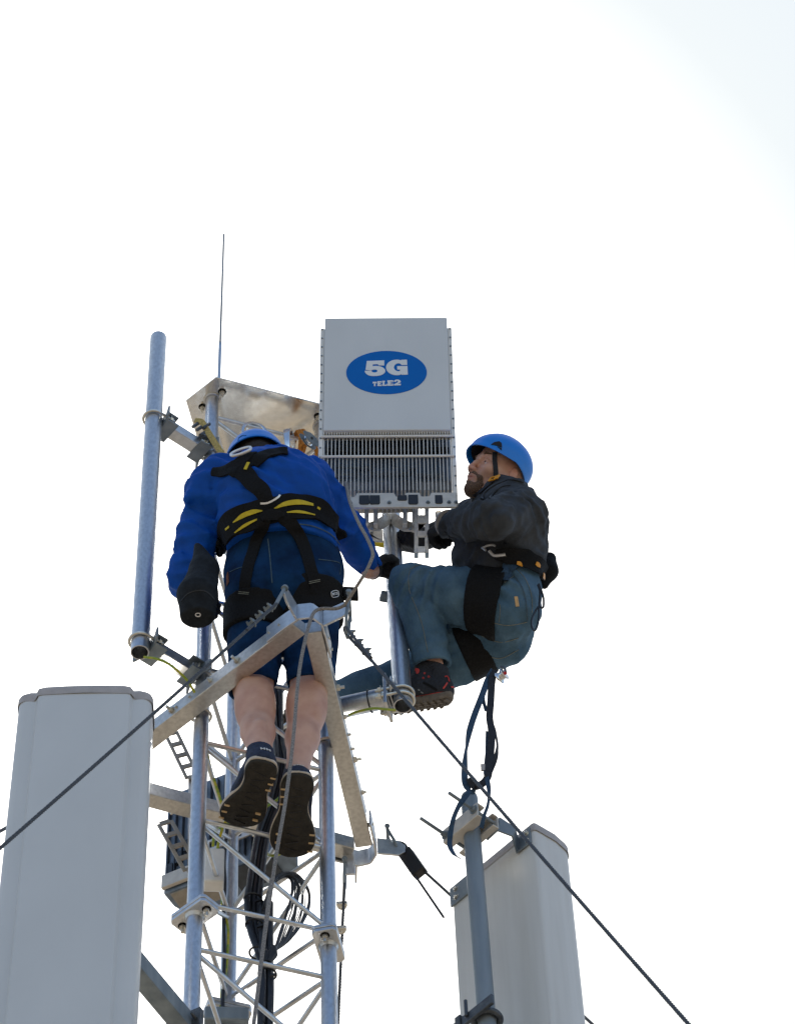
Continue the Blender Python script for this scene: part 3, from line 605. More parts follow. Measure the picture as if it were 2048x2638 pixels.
# grey climbing rope over the frame corner
rp = [((738, 1030), 7.02), ((745, 1065), 6.86), (d4(170, 262), 6.74), (d4(250, 440), 6.70), (d4(345, 610), 6.68), (d4(425, 810), 6.66), (d4(400, 930), 6.66), (d4(300, 1130), 6.68), (d4(60, 1500), 6.76), (d6(1310, 420), 6.80), (d6(1200, 465), 6.82), (d6(1000, 468), 6.83), (d6(900, 515), 6.82), (d6(845, 640), 6.80), (d6(780, 880), 6.78), (d6(690, 1370), 6.76), (c4(1170, 1050), 6.72), (c4(1120, 1450), 6.70), (c4(1060, 1800), 6.68), (c5(970, 1150), 6.64), (c5(910, 1639), 6.60)]
RY0 = V1[1]-.045-6.82
P = [at(p, Y+RY0) for p, Y in rp]; P.append(to_ground(P[-2], P[-1]))
ro = MB().sweep(spline(P, 8), .0062, 10).build('climbing_rope', M['rope']); tag(ro, 'grey climbing rope draped over the frame corner and hanging down', 'rope')
# ------------------------------------------------------------------ cables inside the mast
YC = CEN[1]
def cable(name, pts, r, m, label, cat, grp=None, n=10):
    o = MB().sweep(spline([at(p, Y) for p, Y in pts], 7), r, n).build(name, m); tag(o, label, cat, grp); return o
for k, (dx, dy, r, lab) in enumerate(((0, 0, .0125, 'thick black cable at the left of the bundle inside the mast'), (34, .02, .0125, 'thick black cable in the middle of the bundle inside the mast'), (66, .01, .011, 'thinner black cable at the right of the bundle inside the mast'))):
    pts = [(c4(1020+dx, 700), YC+dy), (c4(1050+dx*.6, 1000), YC+dy), (c4(1060+dx, 1230), YC+dy-.03), (c5(1010+dx, 180), YC+dy-.02), (c5(935+dx, 400), YC+dy), (c5(885+dx*1.1, 700), YC+dy), (c5(868+dx*1.2, 850), YC+dy), (c5(890+dx*1.1, 1020), YC+dy), (c5(945+dx*.7, 1180), YC+dy), (c5(970+dx*.8, 1320), YC+dy), (c5(962+dx*.85, 1639), YC+dy), (c5(955+dx*.85, 1800), YC+dy)]
    P_ = [at(p, Y) for p, Y in pts]; P_.append(P_[-1]*[1, 1, 0]+[0, 0, .02])
    o = MB().sweep(spline(P_, 6), r, 12).build('power_cable', M['cable']); tag(o, lab, 'cable', 'black cables inside the mast')
m_ = MB()
for t in ((905, 815), (915, 985), (940, 1170), (1000, 1310)): m_.torus(at(c5(*t), YC), up+np.array([.1, 0, 0]), .03, .004, n=18, m=6); m_.box(at(c5(t[0]+38, t[1]+6), YC-.02), (1, 0, .3), (0, 1, 0), (-.3, 0, 1), .012, .004, .004)
o = m_.build('cable_ties', M['black']); tag(o, 'black ties binding the thick cables together', 'cable tie')
ck = empty('cable_coil', at(c5(1050, 1180), YC), 'coil of spare black cable hanging between the mast legs', 'cable')
for k in range(12):
    f = k/11; a_ = c5(1000+20*math.sin(k*2), 1160+14*f); 
    pts = [(a_, YC-.01+.01*k), (c5(1050+110*f, 1140-70*f), YC+.01*k), (c5(1090+175*f, 1020-110*f), YC+.01*k), (c5(1140+140*f-12*math.sin(k*1.7), 870-70*f), YC+.01*k), (c5(1165+95*f, 750-30*f), YC+.005*k), (c5(1150+25*f+8*math.sin(k*3), 675-35*f), YC), (c5(1080-15*f, 670+14*math.sin(k)), YC-.01*k*.5), (c5(1010-14*f, 760+40*f), YC-.01*k*.5), (c5(985-15*f, 860+20*f), YC-.02)]
    MB().sweep(spline([at(p, Y) for p, Y in pts], 7), .0018+(.0032 if k % 5 == 0 else .0005*(k % 3)), 8).build('loop', M['cable'], ck)
m_ = MB()
for s in (-1, 1): m_.sweep([at(c5(1000+40*s, 1130), YC-.03), at(c5(1010+25*s, 1180), YC-.03), at(c5(1000+8*s, 1230), YC-.03)], [.012, .018, .01], 8)
m_.build('tie', M['black'], ck)
cable('earth_cable', [(c4(590, 1060), 7.45), (c4(625, 1230), 7.46), (c4(690, 1440), 7.5), (c4(725, 1560), 7.52), (c4(700, 1640), 7.55), (c4(672, 1760), 7.6), (c4(690, 1880), 7.6), (c5(700, 720), Bp[1]-.06), (c5(705, 880), Bp[1]-.05), (c5(740, 1010), Bp[1]-.045), (c5(730, 1250), Bp[1]-.045), (c5(700, 1420), Bp[1]-.045), (c5(688, 1639), Bp[1]-.045), (c5(688, 1760), Bp[1]-.045)], .0052, M['earth'], 'yellow-green earth cable winding down the rear mast leg', 'cable', 'yellow-green earth cables')
cable('earth_cable', [(c4(640, 1750), 7.66), (c4(655, 1660), 7.62), (c4(730, 1600), 7.55), (c4(860, 1560), 7.5), (c4(985, 1490), 7.44), (c4(1090, 1415), 7.4), (c4(1130, 1300), 7.4)], .005, M['earth'], 'yellow-green earth cable crossing behind the shoes', 'cable', 'yellow-green earth cables')
cable('earth_cable', [(c4(985, 1790), 7.6), (c4(1030, 1810), 7.55), (c4(1090, 1795), 7.55), (c4(1150, 1740), 7.58)], .005, M['earth'], 'short yellow-green earth cable by the dark radio unit', 'cable', 'yellow-green earth cables')
_a = P5(at((848, 1490), YR)[2])
cable('earth_cable', [(c6(540, 392), YR-.03), (c6(460, 385), YR-.05), (c6(380, 378), YR-.055), (c6(300, 390), YR-.05), (c6(215, 415), YR-.03), (c6(135, 455), YR+.0), (c6(60, 500), YR+.02)], .0048, M['earth'], 'yellow-green earth cable along the arm of the right pole', 'cable', 'yellow-green earth cables')
cable('earth_cable', [(c4(185, 495), YLm-.03), (c4(260, 505), YLm-.04), (c4(330, 530), YLm-.03), (c4(400, 580), YLm-.02), (c4(470, 650), YLm+.02), (c4(520, 730), YLm+.06)], .0048, M['earth'], 'yellow-green earth cable along the arm of the bare left pole', 'cable', 'yellow-green earth cables')
cable('power_cable', [(c5(735, 330), Bp[1]-.06), (c5(715, 560), Bp[1]-.06), (c5(720, 700), Bp[1]-.06), (c5(712, 900), Bp[1]-.05), (c5(715, 1200), Bp[1]-.05), (c5(705, 1500), Bp[1]-.05), (c5(700, 1700), Bp[1]-.05)], .007, M['cable'], 'black cable strapped along the rear mast leg', 'cable', 'black cables inside the mast')
# ------------------------------------------------------------------ hooks, sling, ratchet near the top plate
M['steel_bright'] = mat('polished_steel', (.72, .73, .75), .22, 1., 40, .08)
M['orange_web'] = mat('orange_webbing', (.50, .19, .025), .85, 0, 120, .25, .2)
M['tan_web'] = mat('tan_webbing', (.42, .32, .11), .9, 0, 120, .25, .3)
def bar_y(x): t = (x-pr(leg_at(Lp, ZBR))[0])/(pr(leg_at(Rp, ZBR))[0]-pr(leg_at(Lp, ZBR))[0]); return leg_at(Lp, ZBR)+t*(leg_at(Rp, ZBR)-leg_at(Lp, ZBR))
def hook(x, face, label):
    c = bar_y(x); h = empty('scaffold_hook', c, label, 'hook', 'steel hooks on the top bar of the mast')
    f = nrm(face); u = nrm(np.cross(up, f)); cc = c-up*.045
    P = [cc+.05*(math.cos(t)*u)+(.062 if math.sin(t) > 0 else .11)*math.sin(t)*up for t in np.linspace(-.35, math.pi+.9, 26)]
    MB().strip(P, f, [.006+.009*max(0, math.sin((i-3)/25*math.pi)) for i in range(26)], .007).build('body', M['steel_bright'], h, bevel=.002)
    MB().tube(P[0]*1.0, P[-1]*1.0, .006, 10).build('gate', M['steel_bright'], h)
    return h
hook(543, (.25, -1, 0), 'large bright steel hook over the top bar, above the blue helmet'); hook(620, (1, -.25, 0), 'bright steel hook on the top bar seen edge on, beside the orange sling')
c = bar_y(648); os_ = MB()
for k in range(3): os_.torus(c+[.007*k-.03, -.01, -.045-.004*k], (1, .35+.1*k, .1), .05+.004*k, .0065, n=26, m=6, sq=1.35)
for k in range(2): os_.torus(c+[.02, -.02-.01*k, -.12], (.2, .3, 1), .032+.004*k, .006, n=22, m=6)
o = os_.build('sling', M['orange_web']); tag(o, 'bundled orange webbing sling hanging from the top bar', 'sling')
c = at(d5(1345, 640), bar_y(660)[1]-.12); pu = empty('pulley', c, 'grey rope pulley hanging beside the orange sling', 'pulley', 'pulleys')
m_ = MB(); nf = nrm((.75, -.65, -.1)); ux_, vx_ = perp(nf)
prof = [(.028*math.cos(t)*(1 if math.sin(t) < .3 else .8), .048*math.sin(t)) for t in np.linspace(0, 2*math.pi, 24, endpoint=False)]
for s in (-.013, .010): MB().prism(prof, c+nf*s, vx_, -ux_ if ux_[2] < 0 else ux_, nf, .003).build('side_plate', M['galv_old'], pu, bevel=.001)
MB().sweep([c-nf*.008, c-nf*.003, c+nf*.003, c+nf*.008], [.024, .019, .019, .024], 22).build('wheel', M['steel_bright'], pu)
MB().tube(c-nf*.018, c+nf*.018, .006, 10).build('axle', M['dark_steel'], pu)
Pr_ = spline([at(c10(*t), Lp[1]-.08) for t in ((545, 1655), (600, 1665), (650, 1745), (710, 1840), (765, 1925), (800, 2000))], 6)
rt_ = empty('ratchet_strap', Pr_[0], 'tan webbing strap with a ratchet tied round the front left mast leg', 'strap')
MB().strip(Pr_, np.array([1, 0, .4]), .013, .002).build('webbing', M['tan_web'], rt_)
m_ = MB()
for k, (x, y) in enumerate(((555, 1690), (590, 1715), (615, 1760), (640, 1700))): m_.tube(at(c10(x-25, y+18), Lp[1]-.09), at(c10(x+25, y-14), Lp[1]-.07), .007, 10)
m_.build('ratchet', M['dark_steel'], rt_)
# ------------------------------------------------------------------ slings hanging at the right
M['blue_web'] = mat('dark_blue_webbing', (.018, .05, .10), .85, 0, 90, .25, .2); M['black_web'] = mat('black_webbing', (.012, .015, .024), .85, 0, 90, .3, .2)
YS = 6.98
def strapobj(name, pts, Y, wd, hw, m, label, cat, grp=None, parent=None):
    P = [at(p, Y+(dy if dy else 0)) for p, dy in pts]; hw_ = None
    P = spline(P, 6); w0 = np.asarray(wd, float)
    if w0.ndim == 2:
        k = np.linspace(0, len(w0)-1, len(P)); w0 = np.array([w0[int(i)]*(1-i+int(i))+w0[min(int(i)+1, len(w0)-1)]*(i-int(i)) for i in k])
    o = MB().strip(P, w0, hw, .0015).build(name, m, parent)
    if label: tag(o, label, cat, grp)
    return o
sl_ = empty('lanyard', at(c6(1300, 85), YS), 'dark blue and black webbing lanyard looped below the seated man', 'lanyard')
strapobj('loop', [(c6(1295, 85), 0), (c6(1255, 170), 0), (c6(1215, 280), -.01), (c6(1150, 450), -.02), (c6(1108, 600), -.02), (c6(1085, 780), -.02), (c6(1080, 920), -.01), (c6(1095, 985), 0), (c6(1130, 1022), .01), (c6(1165, 1022), .02)], YS, [(.3, .9, 0), (.9, .4, .1), (1, .1, 0), (1, .3, 0), (.2, 1, 0), (1, .4, 0), (1, 0, 0), (.8, .6, 0), (.2, 1, 0)], .011, M['blue_web'], None, None, parent=sl_)
strapobj('tail', [(c6(1310, 80), 0), (c6(1292, 180), 0), (c6(1283, 330), 0), (c6(1275, 450), 0), (c6(1290, 560), 0), (c6(1285, 700), 0), (c6(1268, 830), 0), (c6(1265, 900), 0), (c6(1225, 960), 0), (c6(1160, 985), 0), (c6(1115, 920), -.02)], YS, (1, .2, .1), .0125, M['black_web'], None, None, parent=sl_)
strapobj('tail', [(c6(1285, 500), .01), (c6(1315, 560), .02), (c6(1334, 650), .02), (c6(1330, 730), .02), (c6(1305, 810), .02), (c6(1270, 890), .01)], YS, [(1, 0, 0), (.5, .9, 0), (.3, 1, 0), (.8, .6, 0), (1, 0, 0)], .009, M['black_web'], None, None, parent=sl_)
strapobj('tail', [(c6(1225, 240), .01), (c6(1228, 320), .01), (c6(1248, 400), .01)], YS, (1, .3, 0), .006, M['blue_web'], None, None, parent=sl_)
strapobj('tail', [(c6(1262, 560), .01), (c6(1255, 700), .01), (c6(1250, 800), .01), (c6(1245, 880), 0), (c6(1262, 960), 0), (c6(1270, 1040), 0), (c6(1262, 1130), .0), (c6(1235, 1210), 0), (c6(1210, 1310), .02)], YS, [(.9, .4, 0), (.6, .9, 0), (1, .3, 0), (1, 0, 0), (.4, 1, 0), (.3, 1, 0), (.7, .7, 0)], .008, M['blue_web'], None, None, parent=sl_)
strapobj('tail', [(c6(1120, 1025), 0), (c6(1070, 1090), -.0), (c6(1030, 1150), -.0), (c6(990, 1250), .0), (c6(970, 1360), .02), (c6(965, 1450), .03), (c6(1000, 1520), .02), (c6(1040, 1545), 0)], YS, [(1, 0, 0), (.6, 1, 0), (1, .2, 0), (.8, .8, 0)], .0085, M['blue_web'], None, None, parent=sl_)
MB().box(at(c6(1222, 840), YS), (1, 0, 0), (0, 1, 0), up, .008, .003, .016).build('label_tag', M['cap'], sl_)
pk = empty('pulley', at(c6(1370, 120), YS), 'small bright pulley hanging under the seated man', 'pulley', 'pulleys')
c = at(c6(1370, 125), YS); nf = nrm((.75, -.6, .2))
MB().sweep([c-nf*.014, c-nf*.011, c-nf*.003, c+nf*.003, c+nf*.011, c+nf*.014], [.024, .024, .016, .016, .024, .024], 22).build('wheel', M['steel_bright'], pk)
MB().tube(c-nf*.02, c+nf*.02, .006, 10).build('axle', M['red'], pk)
MB().sweep([c+nf*.018+up*.0, c+nf*.016+up*.03, c+up*.05], .005, 8).build('hanger', M['dark_steel'], pk)
# ------------------------------------------------------------------ smooth surfaces grown from distance fields (figures, cloth)
from mathutils.bvhtree import BVHTree
def axis_grid(lo, hi, h, fine=None, hf=None):
    if fine is None: return np.arange(lo, hi+h, h)
    a = np.arange(fine[0], lo-h, -h)[::-1]; b = np.arange(fine[0], fine[1], hf)[1:]; c = np.arange(fine[1], hi+h, h)
    return np.concatenate([a, b, c])
class Field:
    def __init__(s, xs, ys, zs):
        s.x, s.y, s.z = [np.asarray(q, np.float32) for q in (xs, ys, zs)]; s.d = np.full((len(xs), len(ys), len(zs)), .3, np.float32)
    def blk(s, lo, hi):
        sl = []
        for ax_, l, h in ((s.x, lo[0], hi[0]), (s.y, lo[1], hi[1]), (s.z, lo[2], hi[2])): sl.append(slice(max(0, np.searchsorted(ax_, l)-1), min(len(ax_), np.searchsorted(ax_, h)+1)))
        P = (s.x[sl[0]][:, None, None], s.y[sl[1]][None, :, None], s.z[sl[2]][None, None, :])
        return tuple(sl), P
    def op(s, fn, lo, hi, k=.0, mode='u', m=.06):
        lo = np.asarray(lo)-m; hi = np.asarray(hi)+m; sl, P = s.blk(lo, hi); a = s.d[sl]
        if a.size == 0: return s
        b = fn(*P).astype(np.float32)
        if mode == 'u': r = s._smin(a, b, k)
        elif mode == 's': r = -s._smin(-a, b, k)
        else: r = -s._smin(-a, -b, k)
        s.d[sl] = r; return s
    @staticmethod
    def _smin(a, b, k):
        if k <= 0: return np.minimum(a, b)
        h = np.maximum(k-np.abs(a-b), 0)/k; return np.minimum(a, b)-h*h*k*.25
    def cone(s, a, b, ra, rb=None, k=.02, mode='u'):
        a, b = np.asarray(a, float), np.asarray(b, float); rb = ra if rb is None else rb; ab = b-a; L2 = max(ab@ab, 1e-9)
        def fn(X, Y, Z):
            t = np.clip(((X-a[0])*ab[0]+(Y-a[1])*ab[1]+(Z-a[2])*ab[2])/L2, 0, 1)
            return np.sqrt((X-a[0]-t*ab[0])**2+(Y-a[1]-t*ab[1])**2+(Z-a[2]-t*ab[2])**2)-(ra+t*(rb-ra))
        R = max(ra, rb); return s.op(fn, np.minimum(a, b)-R, np.maximum(a, b)+R, k, mode)
    def chain(s, P, R, k=.02, mode='u'):
        for i in range(len(P)-1): s.cone(P[i], P[i+1], R[i], R[i+1], k, mode)
        return s
    def ell(s, c, ax_, r, k=.02, mode='u'):
        c = np.asarray(c, float); A_ = [nrm(q) for q in ax_]; r = np.asarray(r, float)
        def fn(X, Y, Z):
            dx, dy, dz = X-c[0], Y-c[1], Z-c[2]; q = [dx*A_[i][0]+dy*A_[i][1]+dz*A_[i][2] for i in range(3)]
            k0 = np.sqrt((q[0]/r[0])**2+(q[1]/r[1])**2+(q[2]/r[2])**2); k1 = np.sqrt((q[0]/r[0]**2)**2+(q[1]/r[1]**2)**2+(q[2]/r[2]**2)**2)
            return k0*(k0-1)/np.maximum(k1, 1e-6)
        R = max(r); return s.op(fn, c-R, c+R, k, mode)
    def loft(s, C, AB, side, k=.03, mode='u'):                  # elliptical sections: centres C, half widths (a across, b deep)
        C = [np.asarray(c, float) for c in C]; side = np.asarray(side, float)
        for i in range(len(C)-1):
            a, b = C[i], C[i+1]; w_ = nrm(b-a); sd = side[i] if side.ndim == 2 else side; u_ = nrm(sd-w_*np.dot(sd, w_)); v_ = np.cross(w_, u_); ab = b-a; L2 = ab@ab
            (a0, b0), (a1, b1) = AB[i], AB[i+1]
            def fn(X, Y, Z, a=a, ab=ab, L2=L2, u_=u_, v_=v_, w_=w_, a0=a0, b0=b0, a1=a1, b1=b1):
                dx, dy, dz = X-a[0], Y-a[1], Z-a[2]; t = np.clip((dx*ab[0]+dy*ab[1]+dz*ab[2])/L2, 0, 1)
                dx = dx-t*ab[0]; dy = dy-t*ab[1]; dz = dz-t*ab[2]; A_ = a0+t*(a1-a0); B_ = b0+t*(b1-b0)
                du = dx*u_[0]+dy*u_[1]+dz*u_[2]; dv = dx*v_[0]+dy*v_[1]+dz*v_[2]; dw = dx*w_[0]+dy*w_[1]+dz*w_[2]; m_ = np.minimum(A_, B_)
                k0 = np.sqrt((du/A_)**2+(dv/B_)**2+(dw/m_)**2); k1 = np.sqrt((du/A_**2)**2+(dv/B_**2)**2+(dw/m_**2)**2)
                return k0*(k0-1)/np.maximum(k1, 1e-6)
            R = max(a0, b0, a1, b1); s.op(fn, np.minimum(a, b)-R, np.maximum(a, b)+R, k, mode)
        return s
    def cut(s, p, n, rad, k=.004):                              # trims everything on the +n side of p within rad
        p = np.asarray(p, float); n = nrm(n)
        def fn(X, Y, Z):
            d = (X-p[0])*n[0]+(Y-p[1])*n[1]+(Z-p[2])*n[2]; r = np.sqrt((X-p[0])**2+(Y-p[1])**2+(Z-p[2])**2)-rad
            return np.maximum(-d, r)
        return s.op(fn, p-rad, p+rad, k, 's', .0)
    def disp(s, fn):
        s.d += fn(s.x[:, None, None], s.y[None, :, None], s.z[None, None, :]).astype(np.float32)*(np.abs(s.d) < .06); return s
    def mesh(s):
        d = s.d; sg = d < 0; c = np.zeros([n-1 for n in d.shape], np.int8)
        O = [(i, j, k) for i in (0, 1) for j in (0, 1) for k in (0, 1)]; sh = c.shape
        for o in O: c += sg[o[0]:o[0]+sh[0], o[1]:o[1]+sh[1], o[2]:o[2]+sh[2]]
        mx = (c > 0) & (c < 8); ijk = np.argwhere(mx); idx = np.full(sh, -1, np.int64); idx[mx] = np.arange(len(ijk))
        acc = np.zeros((len(ijk), 3)); cnt = np.zeros(len(ijk))
        X = np.stack([s.x[ijk[:, 0]], s.y[ijk[:, 1]], s.z[ijk[:, 2]]], 1).astype(float); X1 = np.stack([s.x[ijk[:, 0]+1], s.y[ijk[:, 1]+1], s.z[ijk[:, 2]+1]], 1).astype(float)
        for o in O:
            for a_ in range(3):
                if o[a_]: continue
                o2 = list(o); o2[a_] = 1
                v1 = d[ijk[:, 0]+o[0], ijk[:, 1]+o[1], ijk[:, 2]+o[2]]; v2 = d[ijk[:, 0]+o2[0], ijk[:, 1]+o2[1], ijk[:, 2]+o2[2]]
                cr_ = (v1 < 0) != (v2 < 0); t = np.where(cr_, v1/np.where(cr_, v1-v2, 1), 0)
                p = np.tile(np.array(o, float), (len(ijk), 1)); p[:, a_] = t
                acc += np.where(cr_[:, None], X+p*(X1-X), 0); cnt += cr_
        V = acc/cnt[:, None]; Fs = []
        for a_ in range(3):
            b_, c_ = (a_+1) % 3, (a_+2) % 3
            s0 = [slice(1, -1)]*3; s0[a_] = slice(0, -1); s1 = list(s0); s1[a_] = slice(1, None)
            A_ = sg[tuple(s0)]; B_ = sg[tuple(s1)]; E_ = np.argwhere(A_ != B_); 
            if not len(E_): continue
            fl = A_[E_[:, 0], E_[:, 1], E_[:, 2]]; E_ = E_.copy(); E_[:, b_] += 1; E_[:, c_] += 1
            qd = []
            for (db, dc) in ((-1, -1), (0, -1), (0, 0), (-1, 0)):
                q_ = E_.copy(); q_[:, b_] += db; q_[:, c_] += dc; qd.append(idx[q_[:, 0], q_[:, 1], q_[:, 2]])
            Q = np.stack(qd, 1); Q[~fl] = Q[~fl][:, ::-1]; Fs.append(Q)
        Fc = np.concatenate(Fs); Fc = Fc[(Fc >= 0).all(1)]
        return V, Fc
def grid_for(P, pad, h):
    P = np.asarray(P); lo, hi = P.min(0)-pad, P.max(0)+pad; return Field(*[np.arange(lo[i], hi[i]+h, h) for i in range(3)])
def largest(V, Fc):                                              # keep the biggest connected piece
    n = len(V); lab = np.arange(n)
    while True:
        m_ = lab[Fc].min(1); new = lab.copy()
        for k in range(Fc.shape[1]): np.minimum.at(new, Fc[:, k], m_)
        new = new[new]
        if (new == lab).all(): break
        lab = new
    u_, c_ = np.unique(lab, return_counts=True); keep = lab == u_[c_.argmax()]
    mp = np.cumsum(keep)-1; return V[keep], mp[Fc[keep[Fc[:, 0]]]]
def relax(V, Fc, n=2, lam=.5):
    V = V.copy(); N_ = len(V); E_ = np.concatenate([Fc[:, [0, 1]], Fc[:, [1, 2]], Fc[:, [2, 3]], Fc[:, [3, 0]]])
    for _ in range(n):
        a_ = np.zeros_like(V); c_ = np.zeros(N_)
        np.add.at(a_, E_[:, 0], V[E_[:, 1]]); np.add.at(c_, E_[:, 0], 1); np.add.at(a_, E_[:, 1], V[E_[:, 0]]); np.add.at(c_, E_[:, 1], 1)
        V += lam*(a_/c_[:, None]-V)
    return V
SURF = {}
def grow(name, fld, m, parent, rel=2, one=True):
    V, Fc = fld.mesh()
    if one: V, Fc = largest(V, Fc)
    V = relax(V, Fc, rel); P_ = V-V.mean(0)
    if np.einsum('ij,ij->i', np.cross(P_[Fc[:, 0]], P_[Fc[:, 1]]), P_[Fc[:, 2]]).sum() < 0: Fc = Fc[:, ::-1].copy()
    o = put(name, V, Fc, m, parent, sharp=0); SURF[o.name] = BVHTree.FromPolygons(V.tolist(), Fc.tolist()); return o
def hit(names, p, off=.0, strict=False):
    d = ray(p); d = d/np.linalg.norm(d); best = None
    for nm in names:
        r = SURF[nm].ray_cast(Vector(CAM), Vector(d))
        if r[0] is not None and (best is None or r[3] < best[2]): best = (np.array(r[0]), np.array(r[1]), r[3])
    if best is None:
        if strict: return None
        for t in np.linspace(6, 16, 260):
            for nm in names:
                r = SURF[nm].find_nearest(Vector(CAM+d*t))
                if best is None or r[3] < best[2]: best = (np.array(r[0]), np.array(r[1]), r[3])
        n = best[1]; return best[0]+n*off, n
    n = best[1] if best[1]@d < 0 else -best[1]
    return best[0]+n*off, n
def lay(names, pts, n=10, off=.004, sm=3):                       # lays a line on the cloth: points and normals
    S_ = spline([np.array([*p, 0.]) for p in pts], n); P = []; Nn = []
    for q_ in S_:
        h = hit(names, (q_[0], q_[1]), off, True)
        if h is None: continue
        P.append(h[0]); Nn.append(h[1])
    if len(P) < 3: HH = [hit(names, (q_[0], q_[1]), off) for q_ in S_]; P = [h[0] for h in HH]; Nn = [h[1] for h in HH]
    P = np.array(P); Nn = np.array(Nn)
    for _ in range(sm):
        if len(P) > 2: P[1:-1] = .25*P[:-2]+.5*P[1:-1]+.25*P[2:]; Nn[1:-1] = .25*Nn[:-2]+.5*Nn[1:-1]+.25*Nn[2:]
    return P, Nn
def strap(name, names, pts, hw, m, parent, off=.004, n=10, t=.0016, sm=3):
    P, Nn = lay(names, pts, n, off, sm); m_ = MB(); V = []; F_ = []; k = len(P); cols = 4
    hws = np.interp(np.linspace(0, 1, k), np.linspace(0, 1, len(hw)), hw) if hasattr(hw, '__len__') else [hw]*k
    for i in range(k):
        d = nrm(P[min(i+1, k-1)]-P[max(i-1, 0)]); wv = nrm(np.cross(Nn[i], d)); nn = np.cross(d, wv)
        for j in range(cols+1):                                  # the strap bends round the body across its width
            s_ = (j/cols*2-1); q_ = P[i]+wv*hws[i]*s_
            if hws[i] > .012:
                r = SURF_near(names, q_); 
                if r is not None: q_ = r[0]+(r[1] if r[1]@nn > 0 else -r[1])*off
            V.append(q_+nn*t)
        for j in range(cols+1):
            V.append(V[-(cols+1)]-nn*2*t)
    w_ = 2*(cols+1); V = np.array(V).reshape(k, w_, 3)
    for _ in range(4 if k > 6 else 0): V[1:-1] = .25*V[:-2]+.5*V[1:-1]+.25*V[2:]
    V = V.reshape(-1, 3)
    for i in range(k-1):
        for j in range(cols): 
            a = i*w_+j; F_.append((a, a+1, a+w_+1, a+w_)); b = a+cols+1; F_.append((b, b+w_, b+w_+1, b+1))
        a, b = i*w_, i*w_+cols+1; F_.append((a, a+w_, b+w_, b)); a += cols; b += cols; F_.append((a, b, b+w_, a+w_))
    return put(name, V, F_, m, parent, sharp=50)
def SURF_near(names, q_):
    best = None
    for nm in names:
        r = SURF[nm].find_nearest(Vector(q_), .08)
        if r[0] is not None and (best is None or r[3] < best[2]): best = (np.array(r[0]), np.array(r[1]), r[3])
    return best
def folds(seed, amp, n=10, k=(14, 40), bias=None, ridge=.6):     # soft cloth folds as a displacement
    rg = np.random.RandomState(seed); W_ = []
    for i in range(n):
        v = rg.normal(size=3); 
        if bias is not None: v = v*.35+np.asarray(bias, float)*rg.choice([-1, 1])
        v = nrm(v)*rg.uniform(*k); W_.append((v, rg.uniform(0, 6.28), rg.normal(size=3)*rg.uniform(6, 14), rg.uniform(0, 6.28)))
    def fn(X, Y, Z):
        r = 0
        for v, ph, wv, p2 in W_:
            a = X*v[0]+Y*v[1]+Z*v[2]+ph+1.1*np.sin(X*wv[0]+Y*wv[1]+Z*wv[2]+p2); sn = np.sin(a)
            env = .5+.5*np.sin(X*wv[1]*.7+Y*wv[2]*.7+Z*wv[0]*.7+p2*1.7); r = r+env*((1-ridge)*sn+ridge*(1-2*np.abs(sn)))
        return -amp*r/math.sqrt(n)
    return fn
def creases(c, ax_, freq, amp, R, warp=9.):                      # bunched cloth round a joint
    c = np.asarray(c, float); a_ = nrm(ax_); b_, e_ = perp(a_)
    def fn(X, Y, Z):
        dx, dy, dz = X-c[0], Y-c[1], Z-c[2]; s_ = dx*a_[0]+dy*a_[1]+dz*a_[2]; p_ = dx*b_[0]+dy*b_[1]+dz*b_[2]; q_ = dx*e_[0]+dy*e_[1]+dz*e_[2]
        env = np.exp(-(dx*dx+dy*dy+dz*dz)/(R*R)); w_ = np.sin(freq*s_+1.4*np.sin(warp*p_+.7)+1.2*np.sin(warp*1.3*q_+2.))
        return -amp*env*(.35+.65*np.sin(freq*.37*s_+warp*.6*p_+1.))*(1-2*np.abs(w_))
    return fn
def hand(fl, W_, d, n, s_, curl=1.0, sc=1.0, gl=.0, k=.006, spread=.0):
    # wrist W_, d towards the knuckles, n out of the palm side, s_ towards the thumb; the fingers close towards n
    d, n = nrm(d), nrm(n); n = nrm(n-d*np.dot(n, d)); s0 = np.cross(d, n); s0 = s0 if np.dot(s0, s_) > 0 else -s0
    q = lambda a, b, c: W_+sc*(a*d+b*s0+c*n)
    fl.cone(q(-.03, 0, 0), q(.02, 0, 0), sc*(.028+gl), sc*(.030+gl), .015)
    for b in (-.026, -.009, .009, .026): fl.cone(q(.02, b*.75, 0), q(.085, b, -.004), sc*(.017+gl), sc*(.0135+gl), .012)
    for i, (b, L_) in enumerate(((-.030, .80), (-.010, .95), (.010, 1.0), (.030, .93))):
        a0 = np.array([.088, b, -.003]); ang = .35*curl; pts = [a0]
        for sg_, da in ((.043, .55), (.028, .75), (.022, .5)):
            ang += da*curl*(1+.06*(i-1)); pts.append(pts[-1]+np.array([math.cos(ang)*sg_*L_, spread*(b/.03)*.004, math.sin(ang)*sg_*L_]))
        pts = [q(*p) for p in pts]; fl.chain(pts, [sc*(.0105+gl), sc*(.0098+gl), sc*(.009+gl), sc*(.0082+gl)], .003)
    t0, t1, t2, t3 = q(.015, .028, .004), q(.05, .052, .018), q(.078, .055, .036), q(.098, .046, .052)
    fl.chain([t0, t1, t2, t3], [sc*(.018+gl), sc*(.0125+gl), sc*(.011+gl), sc*(.009+gl)], .006)
